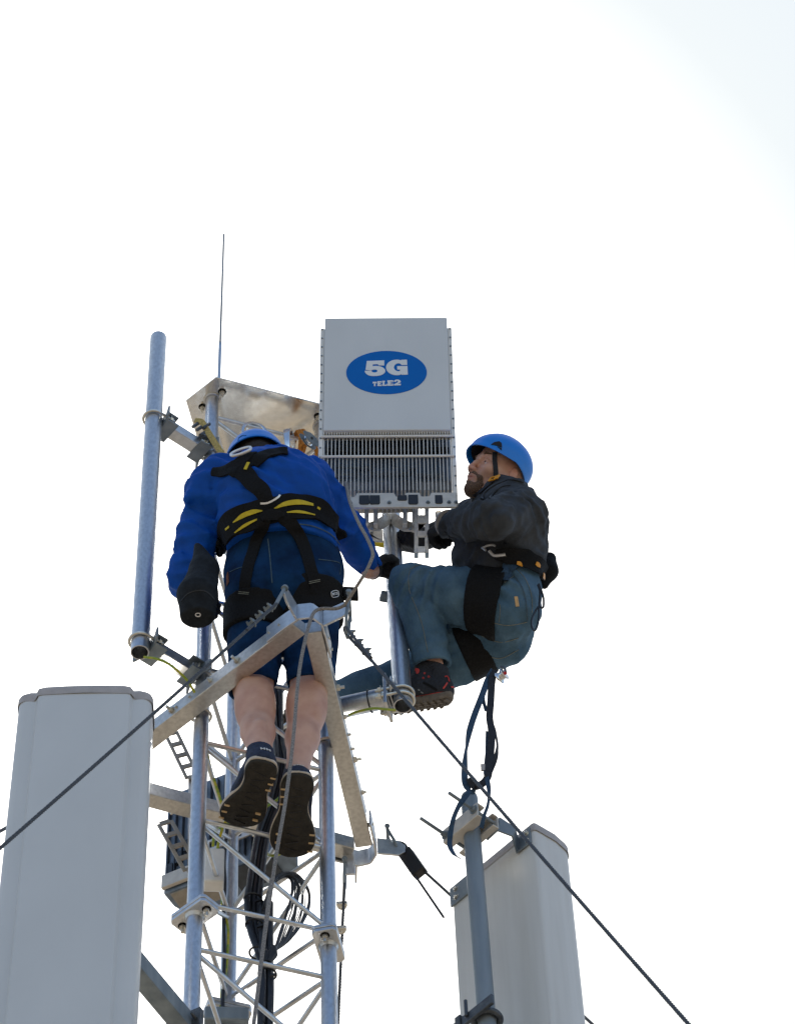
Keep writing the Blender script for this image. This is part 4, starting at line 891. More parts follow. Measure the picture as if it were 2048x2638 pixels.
def helmet(parent, c, f, l, u_, m, ml, rx=.142, ry=.118, rz=.125, name='helmet', front=.012, back=-.045, side=-.005):
    A_ = [np.asarray(q_, float) for q_ in (f, l, u_)]; na, nr = 64, 22
    def shell(off, rim):
        V = []
        for i in range(nr+1):
            for j in range(na):
                a = 2*math.pi*j/na; ca, sa = math.cos(a), math.sin(a)
                zr = (front*max(0, ca)**1.5+back*max(0, -ca)**1.2+side*abs(sa)**2)+rim
                t0 = math.acos(max(-1, min(1, zr/rz))); t = t0*(i/nr)**.9
                e = 1.0+.05*math.cos(2*a)*0; x = (rx-off)*ca*math.sin(t)*(1.05 if ca > 0 else 1); y = (ry-off)*sa*math.sin(t); z = (rz-off)*math.cos(t)
                fl_ = max(0, i/nr-.86)/.14; x *= 1+.05*fl_; y *= 1+.05*fl_
                rd = .0022*(math.exp(-((abs(y)-.045)/.010)**2))*(1 if off < .003 else 0)*min(1, (nr-i)/5); z += rd
                V.append(np.asarray(c)+x*A_[0]+y*A_[1]+z*A_[2])
        F_ = [(i*na+j, i*na+(j+1) % na, (i+1)*na+(j+1) % na, (i+1)*na+j) for i in range(nr) for j in range(na)]
        return V, [f_[::-1] for f_ in F_]
    V, F_ = shell(0, 0); V2, F2 = shell(.005, 0); n = len(V)
    F_ = [f_[::-1] for f_ in F_]
    allF = F_+[tuple(i+n for i in f_) for f_ in F2]
    b = nr*na
    for j in range(na): allF.append((b+j, n+b+j, n+b+(j+1) % na, b+(j+1) % na))
    o = put(name, V+V2, allF, m, parent, sharp=50); SURF[o.name] = BVHTree.FromPolygons([tuple(q_) for q_ in V], F_)
    V, F_ = shell(.016, .016); put('liner', V, F_, ml, o, sharp=0)
    return o
def text(name, s_, o, ex, ey, size, m, parent, bold=.01, depth=.0006):
    cu = bpy.data.curves.new(name, 'FONT'); cu.body = s_; cu.align_x = 'CENTER'; cu.align_y = 'CENTER'; cu.offset = bold; cu.extrude = .02; cu.resolution_u = 3
    ob = bpy.data.objects.new(name, cu); SC.collection.objects.link(ob); dg = bpy.context.evaluated_depsgraph_get(); me = ob.evaluated_get(dg).to_mesh()
    ez = np.cross(ex, ey); V = [np.asarray(o)+size*(v.co.x*ex+v.co.y*ey)+ez*v.co.z*depth/.02 for v in me.vertices]; F_ = [tuple(p.vertices) for p in me.polygons]
    bpy.data.objects.remove(ob); bpy.data.curves.remove(cu)
    return put(name, V, F_, m, parent, smooth=False)
# cloth, skin and gear materials
M['jacket_blue'] = mat('blue_shell_fabric', (.0, .066, .37), .65, 0, 9, .12, .3, 34, spec=.2)
M['denim_dark'] = mat('dark_denim', (.005, .038, .120), .9, 0, 12, .35, .3, 70, col2=(.002, .015, .052), spec=.15, detail=8)
M['denim'] = mat('washed_denim', (.090, .165, .245), .9, 0, 10, .25, .35, 70, col2=(.050, .105, .168), spec=.15, detail=9)
M['jacket_grey'] = mat('charcoal_fabric', (.040, .046, .056), .8, 0, 12, .3, .4, 30, spec=.25)
M['glove'] = mat('black_glove', (.006, .006, .008), .75, 0, 60, .3, .4)
M['helmet'] = mat('blue_helmet_shell', (.0, .185, .70), .36, 0, 20, .04)
M['liner'] = mat('helmet_liner', (.012, .014, .022), .9, 0, 60, .2)
M['hair'] = mat('dark_hair', (.020, .013, .009), .8, 0, 220, .4, .8, stretch=(1, 1, .3))
M['beard'] = mat('brown_beard', (.085, .048, .030), .85, 0, 260, .5, .9, stretch=(1, 1, .35), col2=(.16, .095, .062))
M['harness'] = mat('black_harness_webbing', (.006, .0065, .008), .8, 0, 150, .3, .3, spec=.2)
M['yellow'] = mat('yellow_trim', (.55, .43, .015), .7, 0, 60, .1)
M['amber'] = mat('amber_buckle', (.70, .30, .01), .4, 0, 60, .1)
M['alu'] = mat('pale_alloy', (.75, .75, .76), .35, .6, 60, .08)
M['sole'] = mat('dark_rubber_sole', (.022, .018, .013), .85, 0, 30, .35, .5, 55)
M['midsole'] = mat('off_white_midsole', (.55, .47, .38), .7, 0, 40, .1)
M['navy'] = mat('navy_canvas', (.018, .028, .060), .85, 0, 90, .3, .3)
M['tan_rubber'] = mat('tan_rubber', (.55, .38, .20), .7, 0, 40, .1)
M['thread'] = mat('tan_stitching', (.17, .18, .16), .9, 0, 90, .2)
M['thread_blue'] = mat('blue_stitching', (.05, .09, .13), .9, 0, 90, .2)
M['leather'] = mat('brown_leather_patch', (.16, .05, .02), .8, 0, 60, .2)
M['tan_patch'] = mat('tan_leather_patch', (.55, .36, .18), .8, 0, 60, .15)
M['pouch'] = mat('black_pouch_fabric', (.011, .014, .018), .8, 0, 40, .3, .5, 30, spec=.2)
def skin_mat(name):
    m = mat(name, (.62, .38, .29), .5, 0, 18, .1, .04, 110, col2=(.52, .29, .22), detail=7); t = m.node_tree; b = t.nodes['Principled BSDF']
    b.inputs['Subsurface Weight'].default_value = .12; b.inputs['Subsurface Radius'].default_value = (.02, .008, .004); b.inputs['Subsurface Scale'].default_value = .3
    at_ = t.nodes.new('ShaderNodeAttribute'); at_.attribute_name = 'complexion'; mx = t.nodes.new('ShaderNodeMix'); mx.data_type = 'RGBA'; mx.blend_type = 'MULTIPLY'; mx.inputs['Factor'].default_value = 1
    src = b.inputs['Base Color'].links[0].from_socket; t.links.new(src, mx.inputs['A']); t.links.new(at_.outputs['Color'], mx.inputs['B']); t.links.new(mx.outputs['Result'], b.inputs['Base Color'])
    return m
M['skin'] = skin_mat('skin')
def complexion(o, fn=None):
    me = o.data; n = len(me.vertices); co = np.empty(n*3); me.vertices.foreach_get('co', co); co = co.reshape(-1, 3)+WORLD[o.name]
    C = np.ones((n, 4)); 
    if fn: C[:, :3] = fn(co)
    a_ = me.color_attributes.new('complexion', 'FLOAT_COLOR', 'POINT'); a_.data.foreach_set('color', C.ravel())
# ------------------------------------------------------------------ the man in blue, standing on a level brace with his back to the camera
zS = zH1+.012
X3, Z3 = np.array([1., 0, 0]), np.array([0, 0, 1.])
man = empty('person', atz(d2(690, 500), zS), 'man in blue jacket, denim shorts and black harness, back turned, standing on the mast', 'person')
hL, hR = atz(d2(700, 470), zS), atz(d2(1195, 640), zS+.02)
aL, aR = hL+[-.02, .058, .10], hR+[-.008, .058, .10]
kL, kR = at((540, 1468), 7.195), at((663, 1462), 7.21)
jL, jR = np.array([-.515, 7.09, 10.86]), np.array([-.340, 7.095, 10.87])
PEL = (jL+jR)/2+[0, 0, .06]
TOR = [PEL, np.array([-.428, 7.02, 11.02]), np.array([-.445, 6.94, 11.17]), np.array([-.462, 6.885, 11.29]), np.array([-.470, 6.865, 11.37])]
shL, shR = at((448, 1058), 6.95), at((668, 1022), 6.98)
elL, elR = at((412, 1228), 7.10), at((740, 1128), 7.13)
wR = at((793, 1218), 7.30); wL = leg_at(Lp, elL[2]+.03)+[-.02, -.075, 0]
hc = at((548, 1000), 6.98)                                        # head, bowed forward
hu = nrm((-.10, .22, .97)); hf = nrm(np.array([-.10, .93, -.30])); hf = nrm(hf-hu*np.dot(hf, hu)); hl = np.cross(hu, hf)
side = nrm(shR-shL)
print('man1 widths sh', np.linalg.norm(shR-shL), 'armR', np.linalg.norm(elR-shR), np.linalg.norm(wR-elR), 'armL', np.linalg.norm(elL-shL), np.linalg.norm(wL-elL), 'head', np.linalg.norm(hc-TOR[4]), 'calf', np.linalg.norm(kL-aL))
allp = [hL, hR, kL, kR, PEL, shL, shR, elL, elR, wR, wL, hc+hu*.14, hL+[0, .3, -.05], hR+[0, .3, -.05]]
# body
fb = grid_for(allp, .12, .0066)
fb.loft(TOR, [(.15, .085), (.14, .085), (.16, .10), (.16, .10), (.10, .07)], side, .05)
for s_, e_, w__ in ((shL, elL, wL), (shR, elR, wR)): fb.cone(s_*.85+TOR[3]*.15, s_, .06, .056, .04); fb.chain([s_, s_*.4+e_*.6, e_, e_*.6+w__*.4, w__], [.055, .046, .040, .040, .027], .02)
fb.cone(TOR[4], hc-hu*.05, .058, .056, .03)
fb.ell(hc+hu*.03-hf*.01, (hf, hl, hu), (.102, .080, .100), .02); fb.ell(hc+hf*.03-hu*.035, (hf, hl, hu), (.066, .062, .082), .03); fb.cone(hc+hf*.02-hu*.08, hc+hf*.08-hu*.10, .045, .022, .02)
fb.cone(hc+hf*.098+hu*.0, hc+hf*.122-hu*.036, .009, .012, .008)
for s_ in (-1, 1): fb.ell(hc+hl*s_*.08-hu*.012, (hf, hl, hu), (.018, .010, .032), .006); fb.ell(hc+hf*.1+hl*s_*.032, (hf, hl, hu), (.02, .016, .013), .01, 's')
bk = np.array([0, -1, .0])
for j_, k_, a_ in ((jL, kL, aL), (jR, kR, aR)):
    fb.chain([j_, j_*.5+k_*.5, k_], [.095, .085, .068], .03); fb.cone(j_+[0, -.05, .03], j_+[0, -.04, -.03], .09, .085, .04)
    c_ = k_*.68+a_*.32; sx = -1 if k_ is kL else 1
    fb.chain([k_, k_*.35+a_*.65, a_], [.064, .056, .039], .03)
    fb.ell(c_+[sx*-.018, -.022, .0], ((1, 0, 0), (0, 1, 0), nrm(k_-a_)), (.054, .066, .125), .03); fb.ell(c_+[sx*.026, -.018, .02], ((1, 0, 0), (0, 1, 0), nrm(k_-a_)), (.046, .062, .115), .03)
    for s_ in (-1, 1): fb.cone(k_+[s_*.036, -.018, .06], k_+[s_*.034, -.026, -.03], .020, .017, .02)       # hamstring cords beside the hollow of the knee
    fb.cone(a_+[0, -.034, .13], a_+[0, -.018, .04], .020, .018, .02)                                      # heel cord
    h_ = hL if k_ is kL else hR; fb.cone(a_+[0, .01, 0], h_+[0, .055, .055], .036, .030, .02)
    ft = nrm(np.array([-.30, .95, 0])) if k_ is kL else nrm(np.array([-.12, .95, -.30]))
    fb.chain([h_+[0, .05, .058], h_+ft*.14+[0, 0, .058], h_+ft*.22+[0, 0, .05]], [.030, .034, .022], .02)
gR_n = nrm(P5(wR[2])-wR); hd = nrm(at((836, 1200), 7.37)-wR)
hand(fb, wR, hd, np.array([.25, -.2, -.9]), np.array([-.2, -.9, .1]), 1.1, .95)
hand(fb, wL, nrm(leg_at(Lp, wL[2])+[-.02, -.02, .02]-wL), np.array([.9, .3, .1]), np.array([0, 0, 1.]), 1.1, .95)
body = grow('body', fb, M['skin'], man, 2); complexion(body)
# shorts
fj = grid_for([jL, jR, kL, kR, TOR[1]], .21, .0066)
fj.loft([PEL+[0, -.005, -.03], PEL+[0, -.02, .07], TOR[1]+[0, -.005, .06]], [(.215, .150), (.214, .156), (.200, .158)], X3, .04)
for j_, k_ in ((jL, kL), (jR, kR)):
    sx = -1 if j_ is jL else 1; e_ = k_-(j_-k_)*.08
    fj.chain([j_+[sx*.012, 0, .0], j_*.5+k_*.5+[sx*.004, 0, 0], e_], [.112, .100, .086], .02)
    fj.ell(j_+[sx*.0, -.055, .02], (X3, (0, 1, 0), Z3), (.105, .095, .12), .04)
fj.disp(folds(3, .0035, 10, (22, 60)))
for j_, k_ in ((jL, kL), (jR, kR)): fj.disp(creases(k_*.8+j_*.2+[0, -.08, 0], k_-j_, 60, .005, .11)); fj.disp(creases(j_+[0, -.12, -.1], (.3, .2, 1), 60, .006, .10))
for j_, k_ in ((jL, kL), (jR, kR)):
    d_ = nrm(k_-j_); e_ = k_-(j_-k_)*.015; nn = nrm(d_+np.array([.30 if j_ is jL else -.10, .1, 0])); fj.cut(e_, nn, .135)
    fj.cone(e_-d_*.03, k_+d_*.08, .076, .078, .004, 's')
fj.cut(TOR[1]+[0, 0, .085], TOR[2]-TOR[1], .3)
jeans = grow('denim_shorts', fj, M['denim_dark'], man, 2)
# jacket
fk = grid_for([PEL, shL, shR, elL, elR, wR, wL, TOR[4]], .19, .0062)
fk.loft([PEL+[0, -.02, .09], TOR[1]+[0, -.01, .02], TOR[2], TOR[3], TOR[4]+[0, .0, -.01]], [(.200, .150), (.200, .155), (.212, .158), (.198, .135), (.12, .09)], side, .05)
for s_, t_ in ((shL, -1), (shR, 1)): fk.cone(TOR[3]*.45+s_*.55+[0, .0, .0], s_, .095, .084, .05)
fk.ell(TOR[2]*.5+TOR[3]*.5+side*.09-np.array([0, .06, 0]), (side, (0, 1, 0), Z3), (.10, .085, .13), .05); fk.ell(TOR[2]*.5+TOR[3]*.5-side*.09-np.array([0, .06, 0]), (side, (0, 1, 0), Z3), (.10, .085, .13), .05)
fk.chain([shR, shR*.5+elR*.5, elR+[0, 0, -.01], elR*.5+wR*.5, wR], [.082, .076, .072, .062, .050], .03)
fk.chain([shL, shL*.5+elL*.5+[-.01, 0, 0], elL+[-.008, 0, -.0], elL*.5+wL*.5, wL], [.088, .084, .086, .076, .056], .035)
fk.cone(shL+[.04, -.01, .0], shL+[-.015, -.03, -.03], .075, .06, .04)                                    # slack shoulder of the jacket
fk.ell(at((462, 1034), 6.88), (side, (0, 1, 0), Z3), (.095, .06, .08), .04)
hem = at((400, 1064), 6.89); fk.cone(at((468, 1010), 6.87), hem, .075, .020, .06)
fk.cone(TOR[4]+[-.05, -.0, .0], TOR[4]+[.05, .02, .0], .078, .075, .03)
fk.disp(folds(11, .0115, 16, (24, 78), bias=(.45, .2, .9), ridge=.8))
fk.disp(folds(5, .0038, 8, (30, 80)))
for c_, a_, f_, am, R_ in ((elR, wR-shR, 75, .007, .11), (elL+[0, -.04, 0], wL-shL, 60, .008, .13), (shL*.6+TOR[2]*.4+[0, -.08, 0], (.6, .2, .8), 60, .008, .12), (shR*.6+TOR[2]*.4+[0, -.08, 0], (-.6, .2, .8), 60, .008, .12), (TOR[1]+[0, -.15, .05], (.2, .1, 1), 70, .007, .16), (shL+[-.06, -.05, -.06], (.3, 0, 1), 55, .009, .12)): fk.disp(creases(c_, a_, f_, am, R_))
d_ = nrm(wR-elR); fk.cut(wR-d_*.005, d_, .12); fk.cone(wR-d_*.05, wR+d_*.03, .040, .042, .003, 's')
d_ = nrm(wL-elL); fk.cut(wL-d_*.01, d_, .12)
fk.cone(TOR[4]+[0, .02, .0], hc, .066, .09, .01, 's')
fk.cut(at((600, 1150), PEL[1]-.16), (-.02, .30, -.95), .26)
jacket = grow('jacket', fk, M['jacket_blue'], man, 2)
# gloves
fg = grid_for([wR, wR+hd*.16], .09, .0035); hand(fg, wR, hd, np.array([.25, -.2, -.9]), np.array([-.2, -.9, .1]), 1.1, .95, .004); fg.cut(wR+hd*.004, -hd, .05)
grow('glove', fg, M['glove'], man, 1)
fg = grid_for([wL, wL+[0, .1, 0]], .10, .0045); hand(fg, wL, nrm(leg_at(Lp, wL[2])+[-.02, -.02, .02]-wL), np.array([.9, .3, .1]), np.array([0, 0, 1.]), 1.1, .95, .004); grow('glove', fg, M['glove'], man, 1)
# helmet and hair
hel = helmet(man, hc+hu*.035, hf, hl, hu, M['helmet'], M['liner'])
fh = grid_for([hc-hf*.1, hc+hf*.05, hc+hu*.12], .09, .006); fh.ell(hc+hu*.032-hf*.014, (hf, hl, hu), (.104, .085, .103), .01); fh.cone(hc-hf*.07-hu*.03, hc-hf*.055-hu*.065, .05, .045, .03)
fh.disp(folds(21, .003, 8, (60, 160))); fh.cut(hc+hf*.05, hf, .2); fh.cut(hc-hu*.075, -hu, .2); grow('hair', fh, M['hair'], man, 1)
T1 = ['jacket', 'denim_shorts']
def vent(names, pts, m, parent, nm='vent', off=.001, t=.002):
    P = [hit(names, p, off) for p in pts]; P = [q_ for q_ in P if q_ is not None]
    n_ = nrm(sum(q_[1] for q_ in P)); V = [q_[0]+n_*t for q_ in P]+[q_[0]-n_*.006 for q_ in P]; k = len(P)
    return put(nm, V, [tuple(range(k)), tuple(range(k, 2*k))[::-1]]+[(i, k+i, k+(i+1) % k, (i+1) % k) for i in range(k)], m, parent, sharp=30)
vent(['helmet'], [d5(305, 655), d5(318, 612), d5(365, 580), d5(425, 578), d5(470, 606), d5(400, 625)], M['liner'], hel)
# harness
H_ = M['harness']
hb = strap('waist_belt', T1, [c1(715, 1330), c1(745, 1285), c1(800, 1190), c1(880, 1120), c1(980, 1075), c1(1090, 1048), c1(1200, 1022), c1(1320, 1010), c1(1440, 1030), c1(1530, 1090), c1(1600, 1160), c1(1650, 1225)], [.022, .038, .048, .05, .05, .05, .05, .05, .048, .042, .034, .022], H_, man, .012, 8, .006)
SURF['waist_belt'] = BVHTree.FromPolygons([tuple(np.array(v.co)+WORLD[man.name]) for v in hb.data.vertices], [tuple(p.vertices) for p in hb.data.polygons])
B1 = T1+['waist_belt']
for pts, hw in (([c1(855, 1122), c1(920, 1072), c1(1000, 1042), c1(1065, 1037)], [.002, .009, .009, .002]), ([c1(865, 1195), c1(940, 1140), c1(1050, 1088)], [.002, .006, .002]), ([c1(1150, 1020), c1(1230, 985), c1(1330, 972), c1(1432, 992)], [.002, .009, .010, .005]), ([c1(1240, 1048), c1(1330, 1042), c1(1445, 1066)], [.002, .006, .002]), ([c1(800, 1172), c1(826, 1150)], [.004, .004]), ([c1(1462, 1010), c1(1482, 1024)], [.004, .004])):
    strap('trim', ['waist_belt'], pts, hw, M['yellow'], hb, .003, 8, .001, 1)
strap('back_strap', T1, [c1(1120, 975), c1(1060, 900), c1(985, 815), c1(900, 740), c1(860, 705)], [.028, .032, .034, .034, .03], H_, man, .012, 8, .004)
strap('back_strap', T1, [c1(700, 755), c1(790, 745), c1(880, 725), c1(960, 690), c1(1060, 645), c1(1180, 618), c1(1250, 612)], [.018, .03, .034, .038, .03, .024, .02], H_, man, .009, 8, .004)
strap('back_strap', T1, [c1(850, 790), c1(870, 730), c1(930, 670), c1(1000, 635)], [.012, .022, .026, .02], H_, man, .014, 8, .003)
strap('tag', T1, [c1(950, 745), c1(968, 715)], .006, M['yellow'], man, .02, 4, .001, 0)
# ring at the shoulder blades
P_, N_ = lay(T1, [c1(905, 668), c1(950, 640)], 4, .03, 1); cR = P_.mean(0); nR = nrm(N_.mean(0)); a1 = hit(T1, c1(980, 632), .03)[0]; a2 = hit(T1, c1(835, 680), .03)[0]
exr_ = nrm(a1-a2); eyr_ = nrm(np.cross(nR, exr_)); Lr = np.linalg.norm(a1-a2)/2*.86
m_ = MB(); m_.sweep([cR+exr_*Lr*math.cos(t)*1.0+eyr_*.022*(abs(math.sin(t))**.7)*np.sign(math.sin(t)) for t in np.linspace(0, 2*math.pi, 28, endpoint=False)], .0058, 10, closed=True); m_.build('back_ring', M['alu'], man)
b_ = hit(T1, c1(1118, 980), .02); 
strap('buckle', B1, [c1(1060, 985), c1(1110, 985), c1(1170, 955), c1(1180, 935)], .0035, M['alu'], man, .016, 4, .002, 1)
# leg straps down to the thigh pads
strap('leg_strap', B1, [c1(1085, 1085), c1(1060, 1150), c1(1030, 1240), c1(990, 1360), c1(955, 1480), c1(940, 1600), c1(935, 1690)], [.026, .024, .024, .023, .022, .022, .022], H_, man, .007, 8, .003)
strap('leg_strap', B1, [c1(1180, 1080), c1(1260, 1120), c1(1320, 1200), c1(1370, 1310), c1(1410, 1440), c1(1440, 1560), c1(1450, 1640)], [.026, .026, .024, .023, .022, .022, .022], H_, man, .007, 8, .003)
strap('leg_strap', B1, [c1(1060, 1110), c1(1110, 1075), c1(1160, 1070), c1(1220, 1090)], [.018, .022, .022, .018], H_, man, .014, 6, .003)
def thigh_pad(nm, jt, kt, z0, z1, r0, r1, off, tilt):
    d_ = nrm(kt-jt); P = []; f_ = grid_for([jt, kt], .17, .0066); a = jt+(kt-jt)*z0; b = jt+(kt-jt)*z1
    f_.cone(a-d_*.1, b+d_*.1, r0, r1, 0); f_.ell(jt+[0, -.055, .02], (X3, (0, 1, 0), Z3), (.105+.012, .095+.012, .12+.01), .03); f_.disp(folds(31, .0015, 6, (30, 60)))
    f_.cut(a, -(d_+np.asarray(tilt)), .32); f_.cut(b, d_+np.asarray(tilt)*.6, .32); return grow(nm, f_, M['harness'], man, 1)
thigh_pad('thigh_pad', jL+[-.012, 0, 0], kL, .10, .42, .122, .117, 0, (.0, .05, 0)); thigh_pad('thigh_pad', jR+[.012, 0, 0], kR, -.03, .30, .122, .117, 0, (.0, .1, 0))
TP = T1+['thigh_pad', 'thigh_pad.001']
q_ = hit(TP, c1(1588, 1640), .003)
ex_ = nrm(hit(TP, c1(1610, 1635), .003)[0]-hit(TP, c1(1566, 1646), .003)[0]); ey_ = nrm(np.cross(q_[1], ex_))
if True:
    m_ = MB(); rr_ = [q_[0]+ex_*(.0205*math.copysign(abs(math.cos(t))**.6, math.cos(t)))+ey_*(.0118*math.copysign(abs(math.sin(t))**.7, math.sin(t))) for t in np.linspace(0, 2*math.pi, 28, endpoint=False)]
    bd_ = m_.sweep(rr_, .0014, 6, closed=True).build('badge', M['alu'], man)
    text('badge_lettering', 'PETZL', q_[0]+q_[1]*.002, ex_, ey_, .0125, M['alu'], bd_, .012)
vent(TP, [c1(1650, 1580), c1(1695, 1585), c1(1690, 1650), c1(1655, 1660)], H_, man, 'strap_end', .004) if False else None
MB().box(hit(TP, c1(1645, 1610), 0)[0]+[.03, .02, 0], (1, .2, .1), (0, 1, 0), (0, -.2, 1), .028, .010, .026).build('strap_end', H_, man, bevel=.004)
for pts in ([c1(900, 1640), c1(970, 1648)], [c1(902, 1628), c1(972, 1636)], [c1(1404, 1556), c1(1478, 1540)], [c1(1404, 1568), c1(1478, 1552)]):
    strap('stitching', TP+['leg_strap', 'leg_strap.001'][:0], pts, .0012, M['thread'], man, .0125, 6, .0006, 1)
# denim details
strap('pocket_seam', T1, [c1(1135, 1560), c1(1125, 1440), c1(1115, 1330), c1(1105, 1240)], .002, M['thread_blue'], jeans, .002, 8, .0008, 1)
strap('pocket_seam', T1, [c1(830, 1480), c1(900, 1450), c1(960, 1440)], .0015, M['thread_blue'], jeans, .002, 8, .0008, 1)
strap('pocket_seam', T1, [c1(1470, 1390), c1(1560, 1400), c1(1630, 1420), c1(1625, 1500)], .0015, M['thread_blue'], jeans, .002, 8, .0008, 1)
strap('waistband_seam', T1, [c1(1240, 1135), c1(1340, 1135), c1(1450, 1155), c1(1560, 1210), c1(1620, 1280)], .002, M['thread_blue'], jeans, .004, 8, .001, 1)
strap('leather_patch', T1, [c1(812, 1495), c1(816, 1570)], .0105, M['leather'], jeans, .002, 6, .001, 1)
# shoes
def shoe(nm, heel, fwd, nup, L_, flip, W_=.052):
    fwd = nrm(fwd); nup = nrm(nup-fwd*np.dot(nup, fwd)); rt__ = np.cross(fwd, nup); e = empty(nm, heel, None, None); e.parent = man; e.location = tuple(heel-WORLD[man.name])
    q = lambda a, b, c: heel+fwd*a+rt__*b*flip+nup*c
    WS = 1.4
    half = [(0, .0), (.004, .018), (.018, .031), (.05, .037), (.09, .034), (.13, .034), (.17, .043), (.205, .048), (.24, .046), (.27, .034), (.288, .016), (.293, 0)]
    inn = [(0, .0), (.004, -.018), (.018, -.031), (.05, -.035), (.09, -.028), (.13, -.029), (.17, -.042), (.205, -.050), (.24, -.050), (.27, -.040), (.288, -.020), (.293, 0)]
    k_ = L_/.293; ol = half[:-1]+inn[:0:-1]; ol = [np.array([a*k_, b*k_*WS, 0.]) for a, b in ol]; ol = spline(ol+[ol[0]], 4)[:-1]
    def slab(c0, c1_, g0, g1, mt, nm_, nr_=3):
        V = []; F_ = []; n = len(ol); cc = sum(ol)/n
        rings = [(c0, g0-.004), (c0+.003, g0), (c1_-.002, g1), (c1_, g1-.004)]
        for c_, g in rings:
            for p in ol: d_ = nrm(p-cc); V.append(q(p[0]+d_[0]*g, p[1]+d_[1]*g, c_+.018*(max(0, p[0]/k_-.2)/.09)**2*k_))
        for i in range(3):
            for j in range(n): F_.append((i*n+j, i*n+(j+1) % n, (i+1)*n+(j+1) % n, (i+1)*n+j))
        F_ += [tuple(range(n))[::-1], tuple(range(3*n, 4*n))]
        return put(nm_, V, F_, mt, e, sharp=50)
    so_ = slab(0, .014, -.003, -.001, M['sole'], 'sole'); slab(.0135, .030, .0015, .0005, M['midsole'], 'midsole')
    for a, s_ in ((.055, 1), (.080, 1), (.105, 1), (.205, 1), (.235, 1), (.20, -1), (.228, -1), (.26, -1)):
        w__ = .03 if s_ > 0 else .042; MB().box(q(a*k_, s_*w__*k_*WS, .001+.018*(max(0, a-.2)/.09)**2*k_), rt__, fwd, nup, .0095, .0028, .0042).build('lug', M['tan_rubber'], so_, bevel=.001)
    m_ = MB()
    for i in range(9): m_.box(q((.05+.026*i)*k_, .0, .0002+.018*(max(0, .05+.026*i-.2)/.09)**2*k_), rt__+fwd*.25*(-1)**i, fwd, nup, .022, .0012, .0018)
    m_.build('tread', M['black'], so_)
    f_ = grid_for([q(0, 0, 0), q(.29*k_, 0, .0), q(.03, 0, .13)], .07, .0045)
    f_.chain([q(.040*k_, 0, .050), q(.10*k_, 0, .052), q(.17*k_, 0, .046), q(.235*k_, -.004, .036)], [.046, .048, .052, .042], .03); f_.cone(q(.040*k_, 0, .03), q(.22*k_, 0, .028), .045, .056, .03)
    f_.cone(q(.048*k_, 0, .05), q(.058*k_, 0, .140), .046, .049, .02); f_.cone(q(.10*k_, 0, .06), q(.085*k_, 0, .10), .034, .030, .03)
    f_.cut(q(.05, 0, .130), nup-fwd*.10, .1); f_.cut(q(.1, 0, .022), -nup, .3); f_.cone(q(.060*k_, 0, .10), q(.062*k_, 0, .18), .043, .046, .003, 's')
    u__ = grow('upper', f_, M['navy'], e, 1)
    for s_ in (-1, 1):
        r_ = SURF[u__.name].find_nearest(Vector(heel-fwd*.02+nup*.070+rt__*.013*s_)); p_, n_ = np.array(r_[0]), np.array(r_[1]); n_ = n_ if n_@fwd < 0 else -n_; ex_ = nrm(rt__-n_*np.dot(rt__, n_)); ey_ = np.cross(n_, ex_); ey_ = ey_ if ey_@nup > 0 else -ey_; m_ = MB(); p_ = p_+n_*.0012
        for t_ in (-1, 1): m_.box(p_+ex_*.0058*t_, ex_+ey_*.15, ey_, n_, .0026, .0075, .0008)
        m_.box(p_, ex_+ey_*.5, ey_, n_, .006, .002, .0008); m_.build('heel_letter', M['white_print'], u__)
    return e, u__
sh1, u1 = shoe('shoe', hL, np.array([-.36, .93, .0]), Z3, .330, 1); sh2, u2 = shoe('shoe', hR, np.array([-.15, .93, -.26]), Z3, .335, -1)
# tool pouch hanging at his left hip
pt0 = at(c1(660, 1300), 6.93); f_ = grid_for([at(c1(590, 1290), 6.90), at(c1(590, 1830), 7.0)], .13, .005)
A0, A1, A2, A3 = at(c1(610, 1300), 6.90), at(c1(640, 1440), 6.90), at(c1(595, 1640), 6.90), at(c1(592, 1790), 6.93)
f_.loft([A0+[0, .02, 0], A1+[0, .01, 0], A2, A3], [(.020, .022), (.052, .045), (.072, .062), (.064, .055)], X3, .02); f_.cone(at(c1(585, 1285), 6.90), A1, .010, .03, .02)
f_.disp(folds(41, .003, 8, (25, 60))); f_.cut(A3+nrm(A3-A2)*.02, nrm(A3-A2)+np.array([0, -.25, 0]), .15)
po = empty('tool_pouch', A3, 'long black drawstring tool pouch hanging at the hip of the man in blue', 'bag')
g_ = grow('bag', f_, M['pouch'], po, 2)
h_ = hit([g_.name], c1(596, 1790), .001); MB().torus(h_[0], h_[1], .0085, .0022).build('eyelet', M['alu'], po)
strap('seam', [g_.name], [c1(475, 1690), c1(520, 1640), c1(590, 1615), c1(660, 1625), c1(715, 1680)], .002, M['black'], po, .001, 8, .001, 1)
m_ = MB(); 
for k_ in range(4): a_ = hit(T1, c1(735, 1300+18*k_), .012); m_.tube(a_[0]+[-.03, -.01, -.01], a_[0]+[.01, -.01, .02], .0045, 8)
m_.build('side_buckle', M['alu'], hb)
strap('hanger', T1+[g_.name], [c1(745, 1290), c1(745, 1350), c1(742, 1400)], .008, H_, po, .02, 5, .002, 1)
